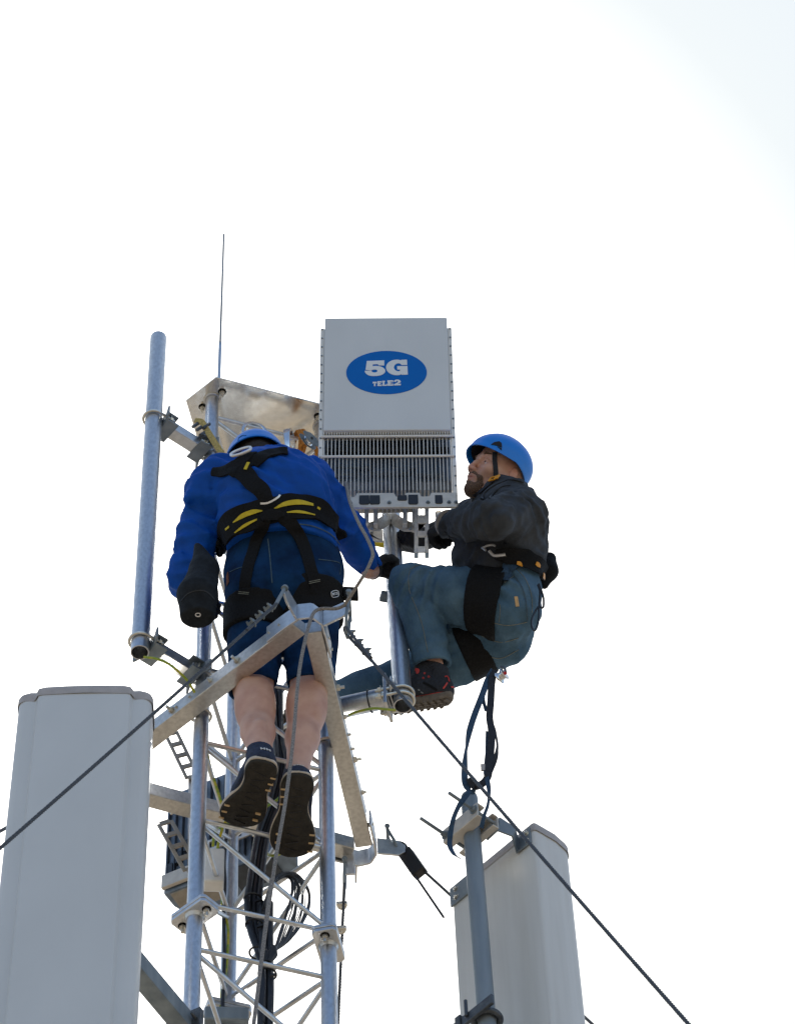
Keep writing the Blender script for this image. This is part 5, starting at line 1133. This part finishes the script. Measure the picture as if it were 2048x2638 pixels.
# ------------------------------------------------------------------ the man in grey, sitting astride the right pole, seen from his left
def camdir(r, u_, f_): return nrm(r*_R+u_*_U+f_*_F)
def reach(P0, px, L_, far=1):                                    # the point seen at px at distance L_ from P0
    d = nrm(ray(px)); v = P0-CAM; t0 = v@d; q_ = np.linalg.norm(v-t0*d); return CAM+d*(t0+far*math.sqrt(max(0, L_*L_-q_*q_)))
K2L = at((874, 1246), 7.29); H2L = at((1078, 1292), 7.30); H2R = at((1064, 1356), 7.46); sw = [at((966, 1496), 7.50), nrm((-.97, .16, .04))]; A2L = sw[0]+sw[1]*.068+nrm((0, -.50, .86))*.155; print('ankle', pr(A2L))
K2R = at((868, 1444), 7.58); A2R = at((662, 1512), 7.64)
PV = (H2L+H2R)/2+np.array([.0, 0, .03]); WS2 = at((1072, 1202), 7.28); CH2 = at((1078, 1124), 7.19); C72 = at((1080, 1058), 7.13)
S2L = at((1112, 1096), 7.08); S2R = C72+(C72-S2L)*[.6, 1, .2]+[0, .02, -.04]
E2L = reach(S2L, (1052, 1108), .26, -1); W2L = at((956, 1118), 7.18); E2R = at((1010, 1105), 7.42); W2R = at((905, 1150), 7.43)
print('man2 shin', np.linalg.norm(K2L-A2L), 'thigh', np.linalg.norm(K2L-H2L), np.linalg.norm(H2R-K2R), np.linalg.norm(K2R-A2R), 'torso', np.linalg.norm(PV-C72), 'arm', np.linalg.norm(E2L-S2L), np.linalg.norm(W2L-E2L), 'hips', np.linalg.norm(H2L-H2R), 'sh', np.linalg.norm(S2L-S2R))
g2 = camdir(.30, .86, .42); f2 = camdir(-.84, .06, -.54); f2 = nrm(f2-g2*np.dot(f2, g2)); l2 = np.cross(g2, f2); HC2 = at((1064, 1011), 7.13); HS = 1.10
man2 = empty('person', PV, 'bearded man in charcoal jacket and blue jeans, sitting astride the pole and looking up', 'person')
side2 = nrm(S2L-S2R); hq = lambda a, b, c: HC2+HS*(a*f2+b*l2+c*g2)
allp = [K2L, H2L, H2R, A2L, K2R, A2R, PV, S2L, S2R, E2L, W2L, E2R, W2R, C72, hq(.15, 0, 0), A2L+[0, 0, -.12], A2R+[-.12, 0, 0], at((975, 1500), 7.45)]
Pm = np.array(allp); lo, hi = Pm.min(0)-.13, Pm.max(0)+.13
fl2 = [(HC2[i]-.155, HC2[i]+.155) for i in range(3)]
fb = Field(*[axis_grid(lo[i], hi[i], .0078, fl2[i], .0028) for i in range(3)])
fb.loft([PV, WS2, CH2, C72*.8+CH2*.2], [(.16, .11), (.155, .12), (.17, .12), (.11, .075)], side2, .05)
for s_, e_, w__ in ((S2L, E2L, W2L), (S2R, E2R, W2R)): fb.cone(s_*.8+C72*.2, s_, .06, .056, .04); fb.chain([s_, s_*.4+e_*.6, e_, e_*.6+w__*.4, w__], [.055, .046, .042, .040, .027], .02)
fb.chain([H2L, H2L*.5+K2L*.5, K2L, K2L*.6+A2L*.4, A2L], [.10, .085, .055, .050, .036], .03); fb.chain([H2R, H2R*.5+K2R*.5, K2R, K2R*.6+A2R*.4, A2R], [.10, .085, .06, .058, .038], .03)
fb.chain([A2L, sw[0]+sw[1]*.08+np.array([0, -.50, .86])*.07, sw[0]+sw[1]*.18+np.array([0, -.50, .86])*.05], [.034, .030, .024], .02)
fb.chain([A2R, A2R+[-.05, -.01, -.03]], [.036, .034], .02)
fb.cone(C72+[0, 0, .0], hq(-.02, 0, -.06), .062, .060, .03)
# head
fb.ell(hq(-.012, 0, .030), (f2, l2, g2), np.array([.100, .076, .096])*HS, .02)
fb.ell(hq(.022, 0, -.035), (f2, l2, g2), np.array([.068, .064, .088])*HS, .03)
for s_ in (-1, 1):
    fb.cone(hq(-.012, .056*s_, -.062), hq(.066, .018*s_, -.104), .018*HS, .017*HS, .035)           # jaw line
    fb.ell(hq(.058, .040*s_, -.026), (f2, l2, g2), np.array([.026, .022, .022])*HS, .03)           # cheek bone
    fb.cone(hq(.082, .012*s_, .022), hq(.064, .050*s_, .020), .013*HS, .010*HS, .016)              # brow ridge
    fb.ell(hq(.090, .031*s_, -.002), (f2, l2, g2), np.array([.017, .017, .012])*HS, .014, 's')     # eye socket
    fb.ell(hq(.066, .031*s_, -.002), (f2, l2, g2), np.array([.0155, .0165, .0135])*HS, .003)       # eyeball mound
    fb.cone(hq(.079, .044*s_, -.001), hq(.0825, .030*s_, .0055), .0035*HS, .0042*HS, .004); fb.cone(hq(.0825, .030*s_, .0055), hq(.0815, .019*s_, -.001), .0042*HS, .0035*HS, .004)   # upper lid
    fb.cone(hq(.078, .043*s_, -.004), hq(.080, .021*s_, -.006), .003*HS, .003*HS, .004)            # lower lid
    fb.ell(hq(-.014, .078*s_, -.012), (nrm(f2+.15*g2), l2, g2), np.array([.015, .007, .025])*HS, .008)
    fb.ell(hq(-.010, .087*s_, -.008), (f2, l2, g2), np.array([.008, .004, .015])*HS, .006, 's')
    fb.ell(hq(.103, .012*s_, -.040), (f2, l2, g2), np.array([.011, .008, .008])*HS, .008)          # wing of the nose
fb.cone(hq(-.0, 0, -.085), hq(.078, 0, -.110), .045*HS, .018*HS, .03); fb.ell(hq(.082, 0, -.104), (f2, l2, g2), np.array([.020, .024, .018])*HS, .02)
fb.chain([hq(.086, 0, .014), hq(.099, 0, -.010), hq(.114, 0, -.036)], [.0075*HS, .0075*HS, .0098*HS], .012)
for s_ in (-1, 1): fb.ell(hq(.110, .0075*s_, -.049), (f2, l2, g2), np.array([.006, .0035, .005])*HS, .003, 's')
fb.ell(hq(.088, 0, -.066), (f2, l2, g2), np.array([.016, .030, .020])*HS, .02)
fb.chain([hq(.088, .026, -.070), hq(.1025, .008, -.065), hq(.1025, -.008, -.065), hq(.088, -.026, -.070)], [.0035*HS, .0062*HS, .0062*HS, .0035*HS], .006)
fb.chain([hq(.088, .024, -.0735), hq(.1005, .0, -.0785), hq(.088, -.024, -.0735)], [.0035*HS, .0075*HS, .0035*HS], .006)
fb.chain([hq(.092, .027, -.0715), hq(.107, 0, -.0715), hq(.092, -.027, -.0715)], [.0012*HS]*3, .002, 's')
HD2 = nrm(at((905, 1146), 7.29)-W2L); HN2 = np.array([.1, .8, -.1]); HT2 = np.array([-.1, -.2, .9])
hand(fb, W2L, HD2, HN2, HT2, 1.15, .95); HD3 = nrm(at((880, 1165), 7.42)-W2R); hand(fb, W2R, HD3, np.array([-.1, -.8, .2]), np.array([0, .1, .9]), 1.0, .95)
body2 = grow('body', fb, M['skin'], man2, 1)
def hloc(co): q_ = (co-HC2)/HS; return q_@f2, q_@l2, q_@g2
def lerp3(C, m_, col): return C*(1-m_[:, None])+np.array(col)*m_[:, None]
def sstep(a, b, x): t = np.clip((x-a)/(b-a), 0, 1); return t*t*(3-2*t)
def face_tint(co):
    a, b, c = hloc(co); n = len(co); C = np.ones((n, 3)); inh = (np.abs(a) < .16) & (np.abs(b) < .12) & (np.abs(c) < .16)
    lip = np.exp(-((a-.100)/.016)**2-(b/.024)**2-((c+.0715)/.0085)**2); C = lerp3(C, np.where(inh, np.clip(lip*1.3, 0, 1), 0), (.78, .48, .50))
    st = sstep(-.028, -.055, c+.10*np.maximum(0, .055-a)*0-.0)*sstep(-.05, .0, a)*(1-np.clip(lip*1.6, 0, 1)); st = np.maximum(st, .8*sstep(-.035, -.06, c)*sstep(-.06, -.02, a)); C = lerp3(C, np.where(inh, st*.65, 0), (.40, .32, .28))
    hr = sstep(.000, .022, c)*sstep(.045, .02, a); C = lerp3(C, np.where(inh, hr*.5, 0), (.50, .42, .38))
    ear = np.exp(-((a+.012)/.03)**2-((np.abs(b)-.085)/.014)**2-((c+.01)/.035)**2); C = lerp3(C, np.where(inh, ear*.6, 0), (1.0, .72, .66))
    nose = np.exp(-((a-.115)/.02)**2-((c+.035)/.02)**2); C = lerp3(C, np.where(inh, nose*.5, 0), (1.0, .80, .76))
    return C
complexion(body2, face_tint)
eye_w = mat('eye_white', (.70, .66, .62), .25, 0, 60, .05); eye_i = mat('grey_blue_iris', (.05, .07, .09), .2, 0, 60, .2)
for s_ in (-1, 1):
    e_ = hq(.0665, .031*s_, -.0015); V = []; m_ = MB()
    m_.sweep([e_+f2*HS*z_ for z_ in np.linspace(-.0165, .0165, 14)], [max(.0004, HS*math.sqrt(max(0, .0165**2-z_**2))) for z_ in np.linspace(-.0165, .0165, 14)], 20)
    ey_ = m_.build('eye', eye_w, body2, sharp=0); g_ = nrm(f2*.92+g2*.20-l2*.10); m_ = MB(); m_.sweep([e_+g_*HS*.0148, e_+g_*HS*.0170], [.0075*HS, .0062*HS], 18); m_.build('iris', eye_i, ey_)
    bw = MB(); bw.sweep([hq(.090, .014*s_, .021), hq(.0905, .030*s_, .0285), hq(.072, .052*s_, .0245)], [.0035, .0048, .0022], 8); bw.build('eyebrow', M['beard'], man2)
# beard: a thin rough layer over jaw, chin and upper lip
fz = Field(*[np.arange(HC2[i]-.16, HC2[i]+.16, .0032) for i in range(3)])
for s_ in (-1, 1): fz.cone(hq(-.012, .057*s_, -.062), hq(.066, .018*s_, -.104), .0198*HS, .0205*HS, .035)
fz.cone(hq(.02, 0, -.085), hq(.079, 0, -.110), .044*HS, .0205*HS, .03); fz.ell(hq(.084, 0, -.105), (f2, l2, g2), np.array([.0225, .027, .0215])*HS, .02)
fz.chain([hq(.074, .034, -.092), hq(.084, .034, -.070), hq(.099, .012, -.0555), hq(.099, -.012, -.0555), hq(.084, -.034, -.070), hq(.074, -.034, -.092)], [.012, .0085, .0072, .0072, .0085, .012], .012)
fz.ell(hq(.099, 0, -.088), (f2, l2, g2), np.array([.007, .010, .009])*HS, .008)
fz.disp(folds(51, .0026, 10, (150, 420))); fz.cut(hq(-.004, 0, 0), -f2, .3, .02); fz.cut(hq(.05, 0, -.050), g2*.8-f2*.22, .25, .008)
fz.ell(hq(.103, 0, -.0715), (f2, l2, g2), np.array([.016, .025, .0105])*HS, .006, 's')
grow('beard', fz, M['beard'], man2, 1, False)
fz = grid_for([HC2], .15*HS, .006); fz.ell(hq(-.012, 0, .032), (f2, l2, g2), np.array([.102, .0775, .098])*HS, .01); fz.cut(hq(.03, 0, .03), f2*.8-g2*.5, .25); fz.cut(hq(-.03, 0, .045), -g2-f2*.2, .25); grow('hair', fz, M['hair'], man2, 1)
hel2 = helmet(man2, hq(.006, 0, .036), f2, l2, g2, M['helmet'], M['liner'], .134, .114, .112, front=.004, back=-.066, side=-.022)
# jeans
fj = grid_for([K2L, H2L, H2R, A2L, K2R, A2R, PV, WS2], .19, .0068)
fj.loft([PV+[.0, 0, -.05], PV+[.01, -.01, .05], WS2+[0, 0, -.01]], [(.18, .110), (.18, .118), (.165, .135)], side2, .05)
fj.ell(H2L+[.0, .0, -.01], (X3, (0, 1, 0), Z3), (.108, .110, .13), .05); fj.ell(H2R+[.02, -.0, .0], (X3, (0, 1, 0), Z3), (.105, .115, .12), .05)
fj.chain([H2L, H2L*.5+K2L*.5+[0, 0, -.005], K2L], [.128, .108, .082], .03); fj.chain([K2L, K2L*.62+A2L*.38+[.012, -.0, 0], A2L+(A2L-K2L)*.06], [.081, .084, .074], .008)
fj.chain([H2R, H2R*.5+K2R*.5, K2R], [.115, .113, .082], .035); fj.chain([K2R, K2R*.6+A2R*.4, A2R], [.082, .080, .064], .022)
fj.disp(folds(61, .0075, 14, (20, 62), ridge=.75))
for c_, a_, f_, am, R_ in ((K2L+[.06, -.03, -.06], (.8, 0, -.5), 70, .016, .10), (K2L+[.0, -.06, -.03], (.5, 0, -.8), 66, .011, .11), (H2L+[-.05, -.1, .04], (.9, 0, .6), 56, .016, .14), (A2L+[0, 0, .09], A2L-K2L, 70, .009, .09), (H2R+[0, -.05, -.05], (.9, 0, .3), 60, .008, .13), (H2L+[.05, -.05, -.1], (.3, 0, 1), 55, .007, .12)): fj.disp(creases(c_, a_, f_, am, R_))
d_ = nrm(A2L-K2L); e_ = A2L+d_*.004; fj.cut(e_, d_+np.array([-.15, 0, .1]), .10); fj.cone(e_-d_*.03, e_+d_*.08, .054, .060, .003, 's')
d_ = nrm(A2R-K2R); fj.cut(A2R, d_, .1); fj.cut(WS2+[0, 0, .0], WS2-PV, .25)
jeans2 = grow('jeans', fj, M['denim'], man2, 2)
# jacket
fk = grid_for([PV, S2L, S2R, E2L, W2L, E2R, W2R, C72, at((960, 1190), 7.25)], .17, .0064)
BF = at((992, 1182), 7.26)
fk.loft([WS2+[-.01, 0, -.03], WS2*.5+CH2*.5, CH2, C72*.75+CH2*.25], [(.170, .145), (.185, .155), (.19, .140), (.12, .095)], side2, .05)
fk.cone(BF, CH2+[-.09, .02, .0], .055, .08, .07); fk.cone(at((1092, 1180), 7.22), at((1100, 1115), 7.15), .10, .10, .05)
fk.cone(C72*.5+S2L*.5, S2L, .085, .092, .04); fk.cone(C72*.5+S2R*.5, S2R, .085, .088, .04)
fk.chain([S2L, S2L*.5+E2L*.5, E2L, E2L*.5+W2L*.5, W2L], [.094, .086, .078, .068, .056], .03); fk.chain([S2R, E2R, W2R], [.088, .075, .05], .03)
fk.cone(C72+[-.02, 0, .02], hq(-.03, 0, -.075)*.6+C72*.4, .075, .066, .03); fk.cone(hq(.03, .0, -.12), C72+[.03, 0, 0], .045, .06, .03)
for c_, a_, f_, am, R_ in ((E2L+[0, -.05, 0], W2L-S2L, 70, .009, .12), (S2L+[.03, -.05, -.05], (.7, 0, .7), 60, .010, .13), (WS2+[.08, -.08, .05], (-.2, 0, 1), 65, .011, .18), (W2L*.6+E2L*.4, W2L-E2L, 75, .007, .09)): fk.disp(creases(c_, a_, f_, am, R_))
fk.disp(folds(71, .0115, 14, (22, 66), bias=(.55, .1, -.75), ridge=.8)); fk.disp(folds(72, .003, 8, (50, 110)))
d_ = nrm(W2L-E2L); fk.cut(W2L, d_, .1); fk.cone(W2L-d_*.05, W2L+d_*.04, .045, .048, .003, 's'); d_ = nrm(W2R-E2R); fk.cut(W2R, d_, .1)
fk.cone(hq(0, 0, -.055), HC2, .060, .09, .01, 's')
jacket2 = grow('jacket', fk, M['jacket_grey'], man2, 2)
fg = grid_for([W2L, W2L+HD2*.16], .09, .0035); hand(fg, W2L, HD2, HN2, HT2, 1.15, .95, .005); fg.cone(W2L-HD2*.045, W2L, .042, .040, .01); fg.cut(W2L-HD2*.03, -HD2, .07); grow('glove', fg, M['glove'], man2, 1)
fg = grid_for([W2R, W2R+HD3*.16], .09, .0035); hand(fg, W2R, HD3, np.array([-.1, -.8, .2]), np.array([0, .1, .9]), 1.0, .95, .005); fg.cone(W2R-HD3*.04, W2R, .038, .036, .01); grow('glove', fg, M['glove'], man2, 1)
d_ = nrm(W2L-E2L); MB().sweep([W2L-d_*.010, W2L+d_*.006, W2L+d_*.020], [.055, .054, .044], 22).build('cuff', mat('grey_cuff', (.26, .235, .22), .9, 0, 60, .2), man2)
T2 = [jeans2.name, jacket2.name]
J2, K2 = jeans2.name, jacket2.name
vent([hel2.name], [c9(590, 285), c9(640, 250), c9(720, 235), c9(760, 265), c9(765, 330), c9(690, 305)], M['liner'], hel2); vent([hel2.name], [c9(690, 318), c9(760, 345), c9(760, 378)], M['liner'], hel2)
for p_ in ((590, 400), (905, 525)): h_ = hit([hel2.name], c9(*p_), .0005); MB().sweep([h_[0]-h_[1]*.002, h_[0]+h_[1]*.001], [.003, .003], 10).build('rivet', M['liner'], hel2)
HB = [body2.name, 'beard', K2]
strap('chin_strap', HB[:2], [c9(650, 430), c9(645, 560), c9(655, 680), c9(665, 810)], .0095, M['black_web'], man2, .006, 8, .0014)
strap('chin_strap', HB, [c9(665, 830), c9(610, 900), c9(540, 960), c9(450, 1030), c9(330, 1110)], .0095, M['black_web'], man2, .005, 8, .0014)
h_ = hit(HB, c9(640, 870), .012); a_ = nrm(hit(HB, c9(690, 800), .012)[0]-h_[0]); b_ = np.cross(h_[1], a_); m_ = MB()
for s_ in (-1, 1): m_.box(h_[0]+b_*.012*s_, a_, b_, h_[1], .014, .0028, .003); m_.box(h_[0]+a_*.012*s_, b_, a_, h_[1], .014, .0028, .003)
m_.build('chin_buckle', M['amber'], man2, bevel=.001); h_ = hit(HB, c9(705, 840), .010); MB().box(h_[0], a_, b_, h_[1], .014, .008, .004).build('chin_buckle', M['amber'], man2, bevel=.003)
# collar line, harness, denim details
hb2 = strap('waist_belt', T2, [d7(560, 330), d7(760, 370), d7(980, 400), d7(1150, 470), d7(1290, 580), d7(1400, 720), d7(1440, 800)], [.02, .03, .036, .038, .038, .034, .03], H_, man2, .014, 8, .006)
b2n = 'waist_belt.001'; SURF[b2n] = BVHTree.FromPolygons([tuple(np.array(v.co)+WORLD[man2.name]) for v in hb2.data.vertices], [tuple(p.vertices) for p in hb2.data.polygons])
for pts in ([d7(925, 500), d7(970, 510), d7(1015, 545)], [d7(1265, 500), d7(1300, 520), d7(1340, 565)], [d7(1395, 690), d7(1415, 740), d7(1420, 790)]): strap('trim', [b2n], pts, [.006, .009, .005], M['amber'], hb2, .003, 5, .001, 1)
pk_ = at(d7(1480, 640), 7.34); f_ = grid_for([pk_, at(d7(1430, 860), 7.34)], .12, .006); f_.loft([at(d7(1520, 420), 7.33), pk_, at(d7(1420, 880), 7.36)], [(.028, .028), (.038, .035), (.022, .022)], X3, .03); f_.disp(folds(81, .005, 8, (30, 80))); grow('belt_pouch', f_, M['harness'], man2, 1)
f_ = grid_for([H2L, K2L], .19, .0066); d_ = nrm(K2L-H2L); a_, b_ = H2L+(K2L-H2L)*.02, H2L+(K2L-H2L)*.34
f_.ell(H2L+[.0, .0, -.01], (X3, (0, 1, 0), Z3), (.118, .120, .14), .05); f_.chain([H2L, H2L*.5+K2L*.5+[0, 0, -.005], K2L], [.141, .127, .092], .035); f_.disp(folds(61, .0045, 12, (18, 55), ridge=.7)); f_.cut(a_, -d_+np.array([0, 0, .1]), .3); f_.cut(b_, d_+np.array([.0, .1, -.10]), .3); grow('thigh_pad', f_, M['harness'], man2, 1)
f_ = grid_for([H2R, K2R], .19, .0066); d_ = nrm(K2R-H2R); a_, b_ = H2R+(K2R-H2R)*.14, H2R+(K2R-H2R)*.40
f_.chain([H2R, H2R*.5+K2R*.5, K2R], [.126, .117, .092], .035); f_.cut(a_, -d_, .3); f_.cut(b_, d_, .3); grow('thigh_pad', f_, M['harness'], man2, 1)
T3 = T2+['thigh_pad.002', 'thigh_pad.003']
strap('leg_strap', T3, [d7(930, 380), d7(840, 520), d7(760, 640), d7(700, 800)], [.022, .026, .027, .022], M['blue_web'], man2, .010, 6, .003)
m_ = MB(); m_.sweep(spline([hit(T2, d7(*t), .02)[0] for t in ((580, 232), (510, 200), (440, 188), (385, 200), (365, 240), (385, 285), (415, 298))], 5), .0045, 8); m_.build('carabiner', M['alu'], man2)
m_ = MB(); m_.sweep(spline([hit(T2, d7(*t), .02)[0] for t in ((465, 310), (520, 345), (580, 362), (660, 345), (725, 350))], 5), [.0062]*21, 10); m_.build('carabiner', M['alu'], man2)
lp2 = MB(); lp2.sweep(spline([at(d7(*t), 7.20) for t in ((1330, 880), (1370, 990), (1410, 1130), (1410, 1290), (1370, 1310), (1335, 1260), (1345, 1150), (1345, 1000), (1310, 900))], 6), .0042, 8); lp2.build('gear_loop', M['cable'], man2)
lp2 = MB(); lp2.sweep(spline([at(d7(*t), 7.20) for t in ((1320, 1290), (1330, 1430), (1310, 1600), (1270, 1710), (1230, 1720), (1195, 1640), (1200, 1520), (1260, 1380), (1320, 1290))], 6), .0040, 8); lp2.build('gear_loop', M['cable'], man2)
for k_, (pts, hw) in enumerate((([c3(255, 1040), c3(245, 1110), c3(260, 1200), c3(310, 1320), c3(345, 1430), c3(365, 1530), c3(380, 1600)], .0018), ([c3(255, 1030), c3(320, 1000), c3(450, 985), c3(600, 990)], .0016), ([d7(870, 715), d7(930, 800), d7(1010, 930), d7(1070, 1100), d7(1100, 1300), d7(1115, 1540)], .0040), ([d7(930, 620), d7(1060, 760), d7(1150, 950), d7(1200, 1150), d7(1200, 1400)], .0015), ([d7(420, 1560), d7(560, 1600), d7(720, 1630), d7(900, 1620), d7(1110, 1570)], .0020), ([d7(700, 860), d7(780, 800), d7(860, 750)], .0016), ([d7(610, 1240), d7(625, 1340), d7(605, 1570)], .0014), ([c3(640, 1420), c3(760, 1490), c3(880, 1530), c3(1000, 1500)], .0022), ([c3(770, 1620), c3(880, 1640), c3(1000, 1580)], .0018), ([c3(275, 1680), c3(350, 1655), c3(440, 1660), c3(515, 1730)], .0028))):
    strap('seam', [J2], pts, hw*.62, M['thread'] if k_ not in (2, 9) else M['thread_blue'], jeans2, .0015, 10, .0008, 1)
strap('patch', [J2], [d7(905, 1110), d7(935, 1290)], .0068, M['tan_patch'], jeans2, .002, 6, .001, 1)
strap('collar_seam', [K2], [c9(440, 1170), c9(480, 1080), c9(560, 1000), c9(680, 920), c9(820, 870), c9(960, 850), c9(1100, 875)], .006, M['jacket_grey'], jacket2, .003, 8, .003, 1)
strap('shoulder_seam', [K2], [c9(560, 1150), c9(640, 1060), c9(760, 960), c9(900, 940)], .003, M['jacket_grey'], jacket2, .002, 8, .002, 1)
# his left shoe, standing on the arm of the pole, and the sole of the other one
def shoe2(nm, heel, fwd, nup, L_, flip, hs=1.18):
    fwd = nrm(fwd); nup = nrm(nup-fwd*np.dot(nup, fwd))*hs; rt__ = np.cross(fwd, nup)/hs; e = empty(nm, heel, None, None); e.parent = man2; e.location = tuple(heel-WORLD[man2.name])
    q = lambda a, b, c: heel+fwd*a+rt__*b*flip+nup*c
    f_ = grid_for([q(0, 0, 0), q(L_, 0, 0), q(.05, 0, .15)], .09, .0042)
    f_.chain([q(.050, 0, .050), q(.12, 0, .056), q(.19, 0, .048), q(.26, 0, .040)], [.044, .046, .050, .036], .03); f_.cone(q(.046, 0, .05), q(.058, 0, .125), .044, .048, .02); f_.cone(q(.11, 0, .06), q(.10, 0, .125), .040, .036, .03); f_.cone(q(.044, 0, .03), q(.22, 0, .03), .044, .052, .03)
    f_.cut(q(.05, 0, .128), nup-fwd*.45, .1); f_.cut(q(.1, 0, .022), -nup, .3); f_.cone(q(.064, 0, .10), q(.070, 0, .18), .042, .046, .003, 's')
    u__ = grow('upper', f_, M['shoe_black'], e, 1)
    for (c0, c1_, g0, g1, mt, n_) in ((0, .020, 0, .002, M['sole_grey'], 'sole'), (.0205, .030, .0015, .001, M['red_trim'], 'midsole')):
        ol = [(0, .0), (.004, .022), (.018, .040), (.05, .046), (.09, .042), (.13, .043), (.17, .050), (.205, .054), (.24, .051), (.27, .038), (.288, .018), (.293, 0), (.288, -.018), (.27, -.038), (.24, -.051), (.205, -.054), (.17, -.050), (.13, -.043), (.09, -.042), (.05, -.046), (.018, -.040), (.004, -.022)]
        ol = [np.array([a*L_/.293, b, 0.]) for a, b in ol]; ol = spline(ol+[ol[0]], 3)[:-1]; V = []; F_ = []; n = len(ol); cc = sum(ol)/n
        rk = lambda a: .012*max(0, (a-.2)/.09)**2+.010*max(0, (.05-a)/.05)**2
        for c_, g in ((c0, g0-.004), (c0+.004, g0), (c1_-.002, g1), (c1_, g1-.003)):
            for p in ol: dd_ = nrm(p-cc); V.append(q(p[0]+dd_[0]*g, p[1]+dd_[1]*g, c_+rk(p[0])))
        for i in range(3):
            for j in range(n): F_.append((i*n+j, i*n+(j+1) % n, (i+1)*n+(j+1) % n, (i+1)*n+j))
        F_ += [tuple(range(n))[::-1], tuple(range(3*n, 4*n))]; so_ = put(n_, V, F_, mt, e, sharp=50)
        if n_ == 'sole':
            m_ = MB()
            for i in range(11):
                a = .02+.025*i*L_/.293
                for b in (-.034, -.011, .011, .034): m_.box(q(a+.006*abs(b)/.03, b*(1 if .02 < a < .25 else .7), -.002+rk(a)), rt__+fwd*.5*np.sign(b), fwd, nup, .009, .0055, .005)
            m_.build('tread', M['sole_grey'], so_, bevel=.0015)
    return e, u__
M['shoe_black'] = mat('black_knit_shoe', (.012, .015, .024), .8, 0, 90, .3, .4, 160); M['sole_grey'] = mat('grey_brown_rubber', (.13, .11, .09), .8, 0, 40, .2); M['red_trim'] = mat('red_rubber', (.50, .045, .04), .6, 0, 40, .1)
se, us = shoe2('shoe', sw[0]+[0.004, .0, .0], sw[1], np.array([-.0, -.50, .86]), .29, 1)
for p_ in ((635, 545), (740, 632), (600, 668)): h_ = hit([us.name], d8(*p_), .001); MB().torus(h_[0], h_[1], .0032, .0011, n=14, m=6).build('eyelet', M['red_trim'], us)
strap('tongue', [us.name, J2], [d8(410, 440), d8(470, 480), d8(450, 560)], [.004, .009, .004], M['red_trim'], us, .002, 5, .001, 1)
strap('heel_trim', [us.name], [d8(1150, 640), d8(1220, 620), d8(1262, 760)], .0024, M['red_trim'], us, .002, 5, .001, 1)
strap('heel_trim', [us.name], [d8(1110, 940), d8(1170, 860), d8(1215, 790)], .0028, M['red_trim'], us, .002, 5, .001, 1)
strap('stripe', [us.name], [d8(600, 780), d8(800, 880), d8(1000, 1020), d8(1150, 1130)], .0045, M['harness'], us, .001, 6, .001, 1)
for p_ in ((500, 980), (570, 1040), (520, 1120), (620, 1110)): h_ = hit([us.name], d8(*p_), .001); MB().box(h_[0], f2, np.cross(h_[1], f2), h_[1], .006, .0022, .0008).build('side_letter', M['galv_old'], us)
strap('pull_tab', [us.name], [d8(1300, 900), d8(1370, 905)], .003, M['red_trim'], us, .003, 4, .001, 0)
shoe2('shoe', A2R+np.array([-.045, -.06, -.03]), np.array([-.35, .75, -.55]), np.array([.55, .65, .55]), .29, -1)
# wrench in his right hand
wr = empty('wrench', at((838, 1166), 7.48), 'black tool with a yellow band held behind the pole', 'tool')
MB().sweep([at((792, 1156), 7.47), at((830, 1164), 7.48), at((890, 1176), 7.46)], [.011, .013, .011], 10).build('handle', M['black'], wr)
MB().sweep([at((800, 1157.5), 7.47), at((822, 1162), 7.478)], [.0135, .0142], 12).build('band', M['yellow'], wr)
